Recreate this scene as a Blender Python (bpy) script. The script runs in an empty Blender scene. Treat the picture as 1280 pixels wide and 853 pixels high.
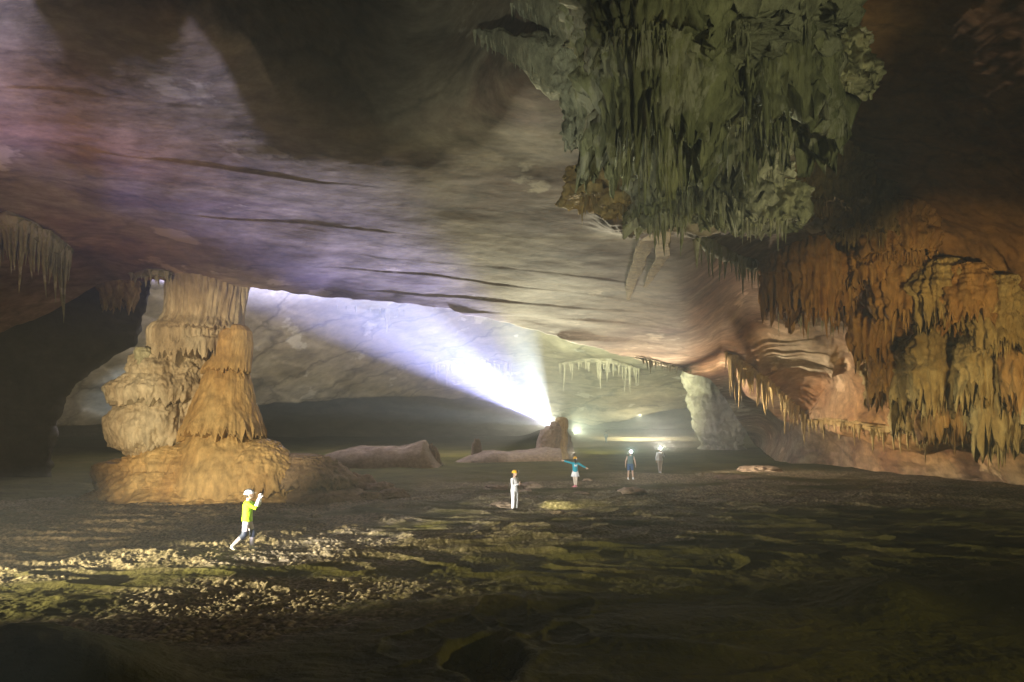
import bpy, bmesh, math, random
import numpy as np
from mathutils import Vector, Matrix

# ------------------------------------------------------------------ basics
F, HX, HY, H = 834.0, 640.0, 524.0, 3.67      # focal length (photo px), horizon, eye height
sc = bpy.context.scene
C = sc.collection
random.seed(7)
R = math.radians

def at(px, py, d):
    """the point of the cave seen at photo position px,py and d metres ahead of the eye"""
    return Vector(((px - HX) / F * d, d, H - (py - HY) / F * d))

def on_floor(px, d):
    x = (px - HX) / F * d
    return Vector((x, d, float(floor_z(np.array([x]), np.array([d]))[0])))

# ------------------------------------------------------------------ noise
_rng = np.random.RandomState(3)
_perm = np.concatenate([_rng.permutation(256)] * 3)
_g = _rng.normal(size=(256, 3)); _g /= np.linalg.norm(_g, axis=1)[:, None]

def perlin(x, y, z):
    xi = np.floor(x).astype(np.int64); yi = np.floor(y).astype(np.int64); zi = np.floor(z).astype(np.int64)
    xf, yf, zf = x - xi, y - yi, z - zi
    u = xf ** 3 * (xf * (xf * 6 - 15) + 10); v = yf ** 3 * (yf * (yf * 6 - 15) + 10); w = zf ** 3 * (zf * (zf * 6 - 15) + 10)
    out = 0
    for i in (0, 1):
        for j in (0, 1):
            for k in (0, 1):
                h = _perm[_perm[_perm[(xi + i) & 255] + ((yi + j) & 255)] + ((zi + k) & 255)]
                g = _g[h]
                dot = g[..., 0] * (xf - i) + g[..., 1] * (yf - j) + g[..., 2] * (zf - k)
                out = out + dot * (u if i else 1 - u) * (v if j else 1 - v) * (w if k else 1 - w)
    return out * 1.5

def fbm(x, y, z, octaves=4, gain=0.5, lac=2.03):
    a, s, tot = 1.0, 0.0, 0.0
    for o in range(octaves):
        s = s + a * perlin(x + 17.3 * o, y - 9.1 * o, z + 4.7 * o)
        x, y, z = x * lac, y * lac, z * lac
        tot += a; a *= gain
    return s / tot

def ridged(x, y, z, octaves=4, gain=0.5):
    a, s, tot = 1.0, 0.0, 0.0
    for o in range(octaves):
        s = s + a * (1 - 2 * np.abs(perlin(x + 11.3 * o, y - 5.1 * o, z + 8.7 * o)))
        x, y, z = x * 2.07, y * 2.07, z * 2.07
        tot += a; a *= gain
    return s / tot

def sstep(a, b, x):
    t = np.clip((x - a) / (b - a), 0, 1)
    return t * t * (3 - 2 * t)

def hash2(i, j, k):
    h = _perm[_perm[_perm[i & 255] + (j & 255)] + (k & 255)]
    return h / 255.0

def clods(x, y, size, seed=0):
    """rounded clods: height field of jittered domes"""
    x, y = x / size, y / size
    xi, yi = np.floor(x).astype(np.int64), np.floor(y).astype(np.int64)
    out = np.zeros_like(x)
    for i in (-1, 0, 1):
        for j in (-1, 0, 1):
            cx, cy = xi + i, yi + j
            px = cx + 0.15 + 0.7 * hash2(cx, cy, 11 + seed); py = cy + 0.15 + 0.7 * hash2(cx, cy, 57 + seed)
            r = 0.28 + 0.40 * hash2(cx, cy, 91 + seed) ** 1.5
            d2 = (x - px) ** 2 + (y - py) ** 2
            out = np.maximum(out, np.sqrt(np.maximum(0, r * r - d2)))
    return out * size

def rbf(ctrl, px, py):
    """smooth sheet of log distance through control sightings (px, py, d)"""
    c = np.array(ctrl, float)
    P = c[:, :2] / 100; v = np.log(c[:, 2])
    n = len(P)
    K = np.sqrt(((P[:, None] - P[None]) ** 2).sum(-1) + 0.04)
    A = np.zeros((n + 3, n + 3)); A[:n, :n] = K; A[:n, n] = 1; A[:n, n + 1:] = P; A[n:, :n] = A[:n, n:].T
    A[:n, :n] += np.eye(n) * -0.01
    w = np.linalg.solve(A, np.concatenate([v, np.zeros(3)]))
    sh = px.shape
    q = np.stack([px.ravel(), py.ravel()], 1) / 100
    out = np.empty(len(q))
    for s in range(0, len(q), 20000):
        b = q[s:s + 20000]
        out[s:s + 20000] = np.sqrt(((b[:, None] - P[None]) ** 2).sum(-1) + 0.04) @ w[:n] + w[n] + b @ w[n + 1:]
    return np.exp(out).reshape(sh)

# ------------------------------------------------------------------ mesh helpers
def mesh_from(name, V, Fq, smooth=True):
    me = bpy.data.meshes.new(name)
    V = np.asarray(V, np.float32).reshape(-1, 3); Fq = np.asarray(Fq, np.int32)
    me.vertices.add(len(V)); me.vertices.foreach_set('co', V.ravel())
    n, k = Fq.shape
    me.loops.add(n * k); me.loops.foreach_set('vertex_index', Fq.ravel())
    me.polygons.add(n); me.polygons.foreach_set('loop_start', np.arange(0, n * k, k, dtype=np.int32))
    me.polygons.foreach_set('loop_total', np.full(n, k, np.int32))
    me.polygons.foreach_set('use_smooth', np.full(n, smooth, bool))
    me.update(calc_edges=True); me.validate()
    return me

def grid_faces(nr, nc, wrap=False):
    i = np.arange(nr - 1)[:, None]; j = np.arange(nc if wrap else nc - 1)[None]
    j2 = (j + 1) % nc
    return np.stack([i * nc + j, i * nc + j2, (i + 1) * nc + j2, (i + 1) * nc + j], -1).reshape(-1, 4)

def color_attr(me, name, col):
    a = me.attributes.new(name, 'FLOAT_COLOR', 'POINT')
    col = np.asarray(col, np.float32)
    if col.ndim == 1: col = np.stack([col] * 3, 1)
    a.data.foreach_set('color', np.concatenate([col, np.ones((len(col), 1), np.float32)], 1).ravel())

def link(name, me, mat=None, parent=None):
    o = bpy.data.objects.new(name, me); C.objects.link(o)
    if mat is not None and me is not None: me.materials.append(mat)
    if parent is not None: o.parent = parent
    return o

def tag(o, label=None, cat=None, group=None, kind=None):
    if label: o['label'] = label
    if cat: o['category'] = cat
    if group: o['group'] = group
    if kind: o['kind'] = kind
    return o

def thing(name, label, cat, loc=(0, 0, 0), rz=0.0, group=None):
    o = bpy.data.objects.new(name, None); C.objects.link(o)
    o.location = loc; o.rotation_euler = (0, 0, rz); o.empty_display_size = 0.2
    return tag(o, label, cat, group)

def grid_normals(P):
    du = np.gradient(P, axis=1); dv = np.gradient(P, axis=0)
    n = np.cross(du, dv); n /= np.linalg.norm(n, axis=-1, keepdims=True) + 1e-9
    return n

# ------------------------------------------------------------------ materials
def rock_mat(name, cols, big=0.25, stretch=(1, 1, 1), fine=3.0, bump=0.5, bdist=0.12, rough=0.85, tint=None,
             streak=None, spec=0.25, vor=0.0, mottle=(.55, 1.35), flakes=None, cracks=None):
    m = bpy.data.materials.new(name); m.use_nodes = True
    nt = m.node_tree; N = nt.nodes; L = nt.links; N.clear()
    out = N.new('ShaderNodeOutputMaterial'); b = N.new('ShaderNodeBsdfPrincipled'); L.new(b.outputs[0], out.inputs[0])
    b.inputs['Roughness'].default_value = rough; b.inputs['Specular IOR Level'].default_value = spec
    tc = N.new('ShaderNodeTexCoord'); mp = N.new('ShaderNodeMapping'); mp.inputs['Scale'].default_value = stretch
    L.new(tc.outputs['Object'], mp.inputs['Vector'])
    n1 = N.new('ShaderNodeTexNoise'); n1.inputs['Scale'].default_value = big; n1.inputs['Detail'].default_value = 8
    n1.inputs['Roughness'].default_value = 0.66; n1.inputs['Distortion'].default_value = 0.15
    L.new(mp.outputs[0], n1.inputs['Vector'])
    rp = N.new('ShaderNodeValToRGB'); e = rp.color_ramp.elements
    n = len(cols)
    for i, c in enumerate(cols):
        pos = 0.28 + 0.44 * i / (n - 1)
        el = e[i] if i < 2 else e.new(pos)
        el.position = pos; el.color = (*c, 1)
    L.new(n1.outputs[0], rp.inputs[0])
    col = rp.outputs[0]
    # finer mottling
    n2 = N.new('ShaderNodeTexNoise'); n2.inputs['Scale'].default_value = fine; n2.inputs['Detail'].default_value = 7
    n2.inputs['Roughness'].default_value = 0.7; L.new(mp.outputs[0], n2.inputs['Vector'])
    mr = N.new('ShaderNodeMapRange'); mr.inputs[1].default_value = 0.3; mr.inputs[2].default_value = 0.7
    mr.inputs[3].default_value = mottle[0]; mr.inputs[4].default_value = mottle[1]; L.new(n2.outputs[0], mr.inputs[0])
    mx = N.new('ShaderNodeMix'); mx.data_type = 'RGBA'; mx.blend_type = 'MULTIPLY'; mx.inputs[0].default_value = 1
    L.new(col, mx.inputs[6]); L.new(mr.outputs[0], mx.inputs[7]); col = mx.outputs[2]
    if streak:
        mp2 = N.new('ShaderNodeMapping'); mp2.inputs['Scale'].default_value = streak[0]; L.new(tc.outputs['Object'], mp2.inputs['Vector'])
        n3 = N.new('ShaderNodeTexNoise'); n3.inputs['Scale'].default_value = 1.0; n3.inputs['Detail'].default_value = 6; n3.inputs['Roughness'].default_value = .62; n3.inputs['Distortion'].default_value = 0.1
        L.new(mp2.outputs[0], n3.inputs['Vector'])
        m3 = N.new('ShaderNodeMapRange'); m3.inputs[1].default_value = 0.56; m3.inputs[2].default_value = 0.72; L.new(n3.outputs[0], m3.inputs[0])
        m3.inputs[4].default_value = streak[2]
        mx3 = N.new('ShaderNodeMix'); mx3.data_type = 'RGBA'; L.new(m3.outputs[0], mx3.inputs[0]); L.new(col, mx3.inputs[6])
        mx3.inputs[7].default_value = (*streak[1], 1); col = mx3.outputs[2]
    if flakes:
        nf = N.new('ShaderNodeTexNoise'); nf.inputs['Scale'].default_value = flakes[0]; nf.inputs['Detail'].default_value = 9; nf.inputs['Roughness'].default_value = .6
        L.new(tc.outputs['Object'], nf.inputs['Vector'])
        mf = N.new('ShaderNodeMapRange'); mf.inputs[1].default_value = flakes[2]; mf.inputs[2].default_value = flakes[2] + .035; mf.inputs[4].default_value = flakes[3]; L.new(nf.outputs[0], mf.inputs[0])
        xf = N.new('ShaderNodeMix'); xf.data_type = 'RGBA'; L.new(mf.outputs[0], xf.inputs[0]); L.new(col, xf.inputs[6]); xf.inputs[7].default_value = (*flakes[1], 1); col = xf.outputs[2]
    if cracks:
        nd = N.new('ShaderNodeTexNoise'); nd.inputs['Scale'].default_value = .5; nd.inputs['Detail'].default_value = 6; L.new(tc.outputs['Object'], nd.inputs['Vector'])
        mv = N.new('ShaderNodeVectorMath'); mv.operation = 'MULTIPLY_ADD'; mv.inputs[1].default_value = (3.5, 3.5, 3.5); L.new(nd.outputs['Color'], mv.inputs[0]); L.new(tc.outputs['Object'], mv.inputs[2])
        mm = N.new('ShaderNodeMapping'); mm.inputs['Scale'].default_value = (.35, 1, .6); L.new(mv.outputs[0], mm.inputs['Vector'])
        vc = N.new('ShaderNodeTexVoronoi'); vc.feature = 'DISTANCE_TO_EDGE'; vc.inputs['Scale'].default_value = cracks[0]; L.new(mm.outputs[0], vc.inputs['Vector'])
        mc = N.new('ShaderNodeMapRange'); mc.inputs[2].default_value = .035; mc.inputs[3].default_value = 1 - cracks[1]; L.new(vc.outputs[0], mc.inputs[0])
        xc = N.new('ShaderNodeMix'); xc.data_type = 'RGBA'; xc.blend_type = 'MULTIPLY'; xc.inputs[0].default_value = 1; L.new(col, xc.inputs[6]); L.new(mc.outputs[0], xc.inputs[7]); col = xc.outputs[2]
    if tint:
        at_ = N.new('ShaderNodeAttribute'); at_.attribute_name = tint
        mt = N.new('ShaderNodeMix'); mt.data_type = 'RGBA'; mt.blend_type = 'MULTIPLY'; mt.inputs[0].default_value = 1
        L.new(col, mt.inputs[6]); L.new(at_.outputs['Color'], mt.inputs[7]); col = mt.outputs[2]
    L.new(col, b.inputs['Base Color'])
    n4 = N.new('ShaderNodeTexNoise'); n4.inputs['Scale'].default_value = fine * 1.3; n4.inputs['Detail'].default_value = 9
    n4.inputs['Roughness'].default_value = 0.65; L.new(mp.outputs[0], n4.inputs['Vector'])
    h = n4.outputs[0]
    if vor:
        vo = N.new('ShaderNodeTexVoronoi'); vo.inputs['Scale'].default_value = vor; L.new(tc.outputs['Object'], vo.inputs['Vector'])
        ad = N.new('ShaderNodeMath'); ad.operation = 'MULTIPLY_ADD'; ad.inputs[1].default_value = 0.5
        L.new(vo.outputs['Distance'], ad.inputs[0]); L.new(h, ad.inputs[2]); h = ad.outputs[0]
    bp = N.new('ShaderNodeBump'); bp.inputs['Strength'].default_value = bump; bp.inputs['Distance'].default_value = bdist
    L.new(h, bp.inputs['Height']); L.new(bp.outputs[0], b.inputs['Normal'])
    return m

def plain_mat(name, col, rough=0.7, noise=0.25, scale=25.0, emit=None, spec=0.3):
    m = bpy.data.materials.new(name); m.use_nodes = True
    N = m.node_tree.nodes; L = m.node_tree.links; b = N['Principled BSDF']
    b.inputs['Roughness'].default_value = rough; b.inputs['Specular IOR Level'].default_value = spec
    tc = N.new('ShaderNodeTexCoord'); n = N.new('ShaderNodeTexNoise'); n.inputs['Scale'].default_value = scale; n.inputs['Detail'].default_value = 4
    L.new(tc.outputs['Object'], n.inputs['Vector'])
    mr = N.new('ShaderNodeMapRange'); mr.inputs[3].default_value = 1 - noise; mr.inputs[4].default_value = 1 + noise; L.new(n.outputs[0], mr.inputs[0])
    mx = N.new('ShaderNodeMix'); mx.data_type = 'RGBA'; mx.blend_type = 'MULTIPLY'; mx.inputs[0].default_value = 1
    mx.inputs[6].default_value = (*col, 1); L.new(mr.outputs[0], mx.inputs[7]); L.new(mx.outputs[2], b.inputs['Base Color'])
    nb = N.new('ShaderNodeTexNoise'); nb.inputs['Scale'].default_value = scale * .35; nb.inputs['Detail'].default_value = 3; L.new(tc.outputs['Object'], nb.inputs['Vector'])
    bp = N.new('ShaderNodeBump'); bp.inputs['Strength'].default_value = .9 if rough > .65 else .1; bp.inputs['Distance'].default_value = .05; L.new(nb.outputs[0], bp.inputs['Height']); L.new(bp.outputs[0], b.inputs['Normal'])
    if emit:
        b.inputs['Emission Color'].default_value = (*emit[0], 1); b.inputs['Emission Strength'].default_value = emit[1]
    return m

M = {}
M['ceiling'] = rock_mat('ceiling_limestone', [(.10, .075, .055), (.23, .18, .13), (.34, .29, .22), (.17, .12, .095), (.29, .24, .19)], big=.16,
                        stretch=(.6, 1.0, 1.0), fine=2.0, bump=.14, bdist=.10, tint='tint', mottle=(.55, 1.35), flakes=(.34, (.60, .55, .45), .60, .75), cracks=(.22, .32))
M['far'] = rock_mat('far_limestone', [(.12, .10, .06), (.30, .25, .17), (.40, .35, .26), (.20, .17, .11)], big=.12, stretch=(.6, 1, 1), fine=.9, bump=.35, bdist=.2, mottle=(.6, 1.3),
                    flakes=(.22, (.60, .56, .48), .61, .8), cracks=(.14, .5))
M['column'] = rock_mat('column_flowstone', [(.20, .145, .085), (.36, .28, .18), (.50, .43, .31), (.30, .23, .14)], big=.30, stretch=(1, 1, .45), fine=3.2,
                       bump=.7, bdist=.10, rough=.7, streak=((1.2, 1.2, .18), (.62, .53, .38), .7), vor=0)
M['cone'] = rock_mat('ochre_flowstone', [(.26, .15, .06), (.42, .27, .11), (.50, .36, .17), (.36, .22, .09)], big=.30, stretch=(1, 1, .5), fine=3.2,
                     bump=.6, bdist=.08, rough=.65)
M['chandelier'] = rock_mat('olive_stalactite_rock', [(.05, .05, .02), (.19, .19, .09), (.38, .36, .20), (.25, .19, .08)], big=.55, stretch=(1, 1, .3), fine=4.0, bump=.9, bdist=.12, flakes=(.9, (.50, .46, .33), .53, .85))
M['pale'] = rock_mat('pale_crust', [(.16, .15, .09), (.36, .34, .22), (.48, .45, .33)], big=.8, stretch=(1, 1, .6), fine=5.0, bump=1.0, bdist=.10)
M['drape'] = rock_mat('brown_drapery_rock', [(.09, .04, .012), (.28, .13, .035), (.38, .21, .07), (.20, .09, .025)], big=.5, stretch=(1, 1, .3), fine=4.0, bump=.7, bdist=.08, rough=.6,
                      streak=((2.0, 2.0, .3), (.42, .30, .13), .5))
M['ochre'] = rock_mat('ochre_stalactite_rock', [(.16, .09, .03), (.36, .24, .09), (.46, .36, .18)], big=.6, stretch=(1, 1, .4), fine=4.0, bump=.9, bdist=.08)
M['mound'] = rock_mat('dry_mud', [(.15, .10, .065), (.26, .19, .13), (.33, .25, .17)], big=.4, fine=4.0, bump=.6, bdist=.06, rough=.95)
M['greyrock'] = rock_mat('grey_rock', [(.14, .12, .09), (.25, .22, .17), (.32, .28, .21)], big=.25, stretch=(1, 1, .5), fine=1.6, bump=.7, bdist=.2)
M['skin'] = plain_mat('skin', (.55, .36, .26), .5, .08)
M['white'] = plain_mat('white_cloth', (.78, .78, .80), .8, .08)
M['cream'] = plain_mat('light_skin_cloth', (.66, .56, .47), .8, .1)
M['hivis'] = plain_mat('yellow_green_cloth', (.46, .80, .02), .7, .12)
M['greytrousers'] = plain_mat('pale_grey_cloth', (.62, .56, .66), .8, .15)
M['knee'] = plain_mat('dark_blue_pad', (.05, .06, .11), .6, .2)
M['teal'] = plain_mat('teal_cloth', (.015, .30, .40), .7, .2)
M['shorts'] = plain_mat('blue_cloth', (.04, .09, .20), .8, .2)
M['vest'] = plain_mat('grey_green_cloth', (.10, .15, .15), .8, .2)
M['pink'] = plain_mat('pink_shoe', (.62, .20, .24), .6, .15)
M['whitehelmet'] = plain_mat('white_helmet_shell', (.80, .80, .82), .3, .03, spec=.5)
M['yellowhelmet'] = plain_mat('yellow_helmet_shell', (.75, .42, .03), .3, .05, spec=.5)
M['black'] = plain_mat('black_plastic', (.02, .02, .022), .4, .1, spec=.5)
M['hair'] = plain_mat('dark_hair', (.025, .018, .014), .5, .3, 90)
M['dark'] = plain_mat('dark_cloth', (.05, .055, .06), .85, .2)
M['lens'] = plain_mat('lamp_lens', (.9, .95, 1.0), .2, .0, emit=((.85, 1.0, .95), 300.0))

# ------------------------------------------------------------------ cave floor
def floor_z(x, d):
    z = 0.22 * fbm(x * .11, d * .17, np.full_like(x, 3.1), 3)
    z = z + (.07 + .09 * sstep(11, 18, d)) * fbm(x * .30 + .25 * d, d * .42, np.full_like(x, 8.7), 3) * sstep(5, 10, d) * (1 - .5 * sstep(40, 70, d))
    r1 = 1 - np.abs(fbm(x * .35 - .05 * d, d * .8, np.full_like(x, 21.7), 2)) * 3.2
    z = z + 0.12 * np.clip(r1, 0, 1) ** 2 * (1 - sstep(30, 48, d)) * (.2 + .8 * sstep(12, 19, d))
    def hill(cx, cy, sx, sy, h, rot=0.0, p=1.0):
        c, s = math.cos(rot), math.sin(rot)
        u = ((x - cx) * c + (d - cy) * s) / sx; v = (-(x - cx) * s + (d - cy) * c) / sy
        return h * np.exp(-(u * u + v * v) ** p)
    z = z + hill(-6.6, 8.6, 1.55, 1.5, .85, .2, 1.1) + hill(-5.2, 8.2, .9, .8, .45, 0)      # mound by the near left corner
    z = z + hill(8.2, 13.6, 1.3, 1.2, .40) + hill(9.6, 13.0, .9, .8, .38) + hill(7.2, 12.9, .8, 1.1, .3) + hill(11.2, 12.3, 1.1, .8, .25)
    z = z + hill(13, 16.0, 4.5, 1.6, .15) + hill(6.2, 17.5, 3.0, .6, .10) + hill(4.2, 12.0, 2.6, .8, .08, .1)
    z = z + hill(-.3, 13.5, 2.2, .45, .16, .15) + hill(2.6, 10.7, 1.5, .25, .1, -.3)
    # pit in the mud with a raised rim
    rr = np.sqrt(((x + .38) / .62) ** 2 + ((d - 10.15) / .95) ** 2) + .45 * fbm(x * 1.7, d * 1.7, np.full_like(x, 1.), 4)
    z = z - .38 * (1 - sstep(.55, 1.15, rr)) + .06 * np.exp(-((rr - 1.2) / .22) ** 2)
    # small scoops along the rim
    for cx, cy, s in ((-1.0, 11.6, .5), (.2, 12.0, .45), (.9, 11.4, .4), (-.2, 12.7, .5), (1.0, 13.3, .55), (-1.6, 10.8, .5)):
        q = np.sqrt(((x - cx) / s) ** 2 + ((d - cy) / (s * 1.5)) ** 2)
        q = q + .5 * fbm(x * 1.6 + cx, d * 1.6, np.full_like(x, 6.), 3)
        z = z - .05 * (1 - sstep(.3, 1.0, q)) + .035 * np.exp(-((q - 1.1) / .12) ** 2)
    # far terraces rise beyond the people
    step = .33 * sstep(88, 90, d + 2 * fbm(x * .1, d * .1, x * 0 + 2., 2)) + .36 * sstep(101, 102.5, d + 3 * fbm(x * .09, d * .1, x * 0 + 5., 2)) \
        + .42 * sstep(113, 115, d + 3 * fbm(x * .08, d * .1, x * 0 + 9., 2)) + .5 * sstep(126, 128, d + 3 * fbm(x * .07, d * .1, x * 0 + 1., 2))
    z = z + step * sstep(4, 10, x + .02 * d)
    z = z + (.16 * fbm(x * .8, d * .8, x * 0 + 6.5, 5) + .05 * ridged(x * 1.2, d * 1.2, x * 0 + 2.5, 3)) * np.exp(-((x + 5.6) / 2.4) ** 2 - ((d - 8.6) / 2.2) ** 2)
    z = z + .20 * fbm(x * .9, d * .9, x * 0 + 3.5, 5) * np.exp(-((x - 9) / 4.5) ** 2 - ((d - 13.2) / 2.6) ** 2)
    # ramp up under the right wall and the left back
    z = z + .9 * sstep(0, 8, x - 26 + .12 * (60 - d)) * sstep(30, 36, d) * 0
    return z

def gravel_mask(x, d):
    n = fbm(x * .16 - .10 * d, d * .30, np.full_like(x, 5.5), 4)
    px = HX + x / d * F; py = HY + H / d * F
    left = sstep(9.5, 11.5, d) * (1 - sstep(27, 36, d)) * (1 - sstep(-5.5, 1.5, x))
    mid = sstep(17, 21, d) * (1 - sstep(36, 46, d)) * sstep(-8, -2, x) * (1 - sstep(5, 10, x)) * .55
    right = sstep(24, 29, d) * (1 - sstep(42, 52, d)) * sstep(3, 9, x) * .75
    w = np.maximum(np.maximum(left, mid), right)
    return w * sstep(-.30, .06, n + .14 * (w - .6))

ys = np.concatenate([np.linspace(546, 600, 110, endpoint=False), np.linspace(600, 640, 90, endpoint=False), np.linspace(640, 800, 400, endpoint=False), np.linspace(800, 880, 90, endpoint=False), np.linspace(880, 1750, 70)])
ds = H * F / (ys - HY)
pxs = np.concatenate([np.linspace(-1100, -60, 150, endpoint=False), np.linspace(-60, 1340, 960, endpoint=False), np.linspace(1340, 2300, 140)])
PX, D = np.meshgrid(pxs, ds)
X = (PX - HX) / F * D
Z = floor_z(X, D)
G = gravel_mask(X, D)
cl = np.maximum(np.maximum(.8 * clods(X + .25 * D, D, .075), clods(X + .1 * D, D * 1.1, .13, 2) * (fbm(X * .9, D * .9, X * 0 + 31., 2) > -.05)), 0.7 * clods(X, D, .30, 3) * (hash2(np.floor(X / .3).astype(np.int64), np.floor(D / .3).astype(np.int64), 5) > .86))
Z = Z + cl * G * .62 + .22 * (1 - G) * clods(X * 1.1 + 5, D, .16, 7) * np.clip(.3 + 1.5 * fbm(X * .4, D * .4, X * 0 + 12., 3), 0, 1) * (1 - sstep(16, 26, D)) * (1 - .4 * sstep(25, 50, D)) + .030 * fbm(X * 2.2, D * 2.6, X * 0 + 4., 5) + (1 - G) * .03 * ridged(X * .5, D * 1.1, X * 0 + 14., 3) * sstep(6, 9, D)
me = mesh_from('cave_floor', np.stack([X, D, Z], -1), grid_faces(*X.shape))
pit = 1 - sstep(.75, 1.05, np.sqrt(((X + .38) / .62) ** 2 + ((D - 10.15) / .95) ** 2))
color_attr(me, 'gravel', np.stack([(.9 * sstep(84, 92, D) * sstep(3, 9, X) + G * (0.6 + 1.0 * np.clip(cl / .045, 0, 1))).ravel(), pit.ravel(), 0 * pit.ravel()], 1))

m = bpy.data.materials.new('wet_cave_mud'); m.use_nodes = True
N = m.node_tree.nodes; L = m.node_tree.links; b = N['Principled BSDF']
tc = N.new('ShaderNodeTexCoord')
n1 = N.new('ShaderNodeTexNoise'); n1.inputs['Scale'].default_value = .35; n1.inputs['Detail'].default_value = 8; n1.inputs['Roughness'].default_value = .65
L.new(tc.outputs['Object'], n1.inputs['Vector'])
rp = N.new('ShaderNodeValToRGB'); e = rp.color_ramp.elements
e[0].position = .3; e[0].color = (.030, .026, .006, 1); e[1].position = .5; e[1].color = (.068, .060, .015, 1)
e2 = e.new(.7); e2.color = (.11, .09, .035, 1)
L.new(n1.outputs[0], rp.inputs[0])
n2 = N.new('ShaderNodeTexNoise'); n2.inputs['Scale'].default_value = 9; n2.inputs['Detail'].default_value = 6; L.new(tc.outputs['Object'], n2.inputs['Vector'])
rg = N.new('ShaderNodeValToRGB'); e = rg.color_ramp.elements
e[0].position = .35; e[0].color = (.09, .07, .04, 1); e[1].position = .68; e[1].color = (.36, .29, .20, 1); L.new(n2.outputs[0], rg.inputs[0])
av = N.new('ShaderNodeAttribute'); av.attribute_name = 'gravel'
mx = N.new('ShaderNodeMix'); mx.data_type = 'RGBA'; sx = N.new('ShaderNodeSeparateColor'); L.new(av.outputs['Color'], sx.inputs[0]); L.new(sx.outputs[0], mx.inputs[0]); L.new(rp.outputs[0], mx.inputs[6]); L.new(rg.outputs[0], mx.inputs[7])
L.new(mx.outputs[2], b.inputs['Base Color'])
b.inputs['Roughness'].default_value = .9; b.inputs['Specular IOR Level'].default_value = .05
n3 = N.new('ShaderNodeTexNoise'); n3.inputs['Scale'].default_value = 6; n3.inputs['Detail'].default_value = 8; n3.inputs['Roughness'].default_value = .65
L.new(tc.outputs['Object'], n3.inputs['Vector'])
vo = N.new('ShaderNodeTexVoronoi'); vo.feature = 'DISTANCE_TO_EDGE'; vo.inputs['Scale'].default_value = 5.5
L.new(tc.outputs['Object'], vo.inputs['Vector'])
vr = N.new('ShaderNodeMapRange'); vr.inputs[2].default_value = .06; vr.inputs[4].default_value = .5; L.new(vo.outputs[0], vr.inputs[0])
cm = N.new('ShaderNodeMath'); cm.operation = 'MULTIPLY'; L.new(vr.outputs[0], cm.inputs[0]); L.new(sx.outputs[1], cm.inputs[1])
ad = N.new('ShaderNodeMath'); ad.operation = 'MULTIPLY_ADD'; ad.inputs[1].default_value = 2.0; L.new(cm.outputs[0], ad.inputs[0]); L.new(n3.outputs[0], ad.inputs[2])
bp = N.new('ShaderNodeBump'); bp.inputs['Strength'].default_value = .8; bp.inputs['Distance'].default_value = .08
L.new(ad.outputs[0], bp.inputs['Height']); L.new(bp.outputs[0], b.inputs['Normal'])
M['mud'] = m
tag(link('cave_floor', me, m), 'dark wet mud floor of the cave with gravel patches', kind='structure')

# ------------------------------------------------------------------ vault: ceiling that runs down into the right wall
lip_pts = np.array([(-1200, 470), (-500, 440), (-150, 432), (0, 416), (60, 392), (128, 352), (230, 350), (330, 362), (400, 371), (480, 377), (560, 387), (650, 408), (760, 440),
                    (860, 466), (888, 474), (905, 496), (925, 528), (945, 556), (968, 575), (1000, 580), (1100, 590), (1280, 607), (1700, 645), (2300, 680)], float)
def lip_y(px): return np.interp(px, lip_pts[:, 0], lip_pts[:, 1])
vault = [(130, -60, 12.4), (230, 0, 13.0), (310, 40, 14.3), (400, 65, 16.0), (480, 70, 17.4), (560, 40, 17.6), (400, -120, 18), (560, -120, 18), (230, -120, 14), (640, 0, 15.5), (-1200, 470, 22), (-500, 440, 28), (2300, 200, 12), (2300, 680, 19.6), (2300, -900, 6), (0, 416, 32.5), (60, 388, 32.5), (968, 575, 60),
         (888, 474, 50), (905, 496, 57), (925, 528, 66), (945, 556, 78), (930, 370, 36), (930, 430, 44), (1000, 400, 39), (1000, 300, 29), (1000, 200, 23.5), (1000, 0, 16.5), (1040, 470, 48), (1060, 440, 43), (950, 470, 50), (960, 500, 57),
         (1000, 580, 54.6), (1000, 530, 55), (1050, 560, 52), (1100, 590, 46.4), (1100, 540, 46), (1100, 460, 41), (1100, 350, 32), (1100, 200, 23.5), (1100, 80, 18.5), (1180, 40, 17), (1180, 200, 22.5), (1180, 330, 29),
         (1180, 460, 36), (1190, 560, 40.5), (1280, 607, 36.9), (1280, 540, 35), (1280, 450, 31), (1280, 330, 26), (1280, 200, 21), (1280, 60, 17), (1280, -150, 13), (1700, 645, 25.3), (1700, 300, 17), (1400, -900, 7)]
for px in (-1200, -600, -250):
    for py in (-900, -300, 0, 150, 300): vault.append((px, py, (12.14 - 3.67) / ((HY - py) / F + .09 - .0 * px)))
for px in (0, 130, 230, 310, 400, 480, 560, 650, 740, 800, 860):
    for py in (-900, -400, -120, 0, 90, 180, 260, 320, 370, 408, 440, 466):
        if (px in (310, 400, 480, 560) and py < 100) or (px in (130, 230, 650) and py < 50): continue
        if py <= np.interp(px, [0, 130, 230, 310, 400, 560, 650, 760, 860], [310, 352, 350, 362, 372, 388, 408, 440, 466]) + 2:
            k = (px - HX) / F
            vault.append((px, py, (12.14 - 3.67) / ((HY - py) / F + .09 + .07 * k)))
pxs = np.concatenate([np.linspace(-1200, -60, 110, endpoint=False), np.linspace(-60, 1340, 760, endpoint=False), np.linspace(1340, 2300, 90)])
ts = np.concatenate([np.linspace(-900, -60, 60, endpoint=False), np.linspace(-60, 1000, 620)])      # rows: above the frame, then down to the lip
tt = np.linspace(0, 1, 560)
PX = np.tile(pxs, (60 + 560, 1))
LY = lip_y(pxs) + 5 * fbm(pxs * .03, pxs * 0, pxs * 0 + 2., 4) * (pxs < 900)
top = np.linspace(-900, -60, 60, endpoint=False)[:, None] * np.ones_like(pxs)
rest = -60 + (LY[None] + 60) * tt[:, None]
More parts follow.
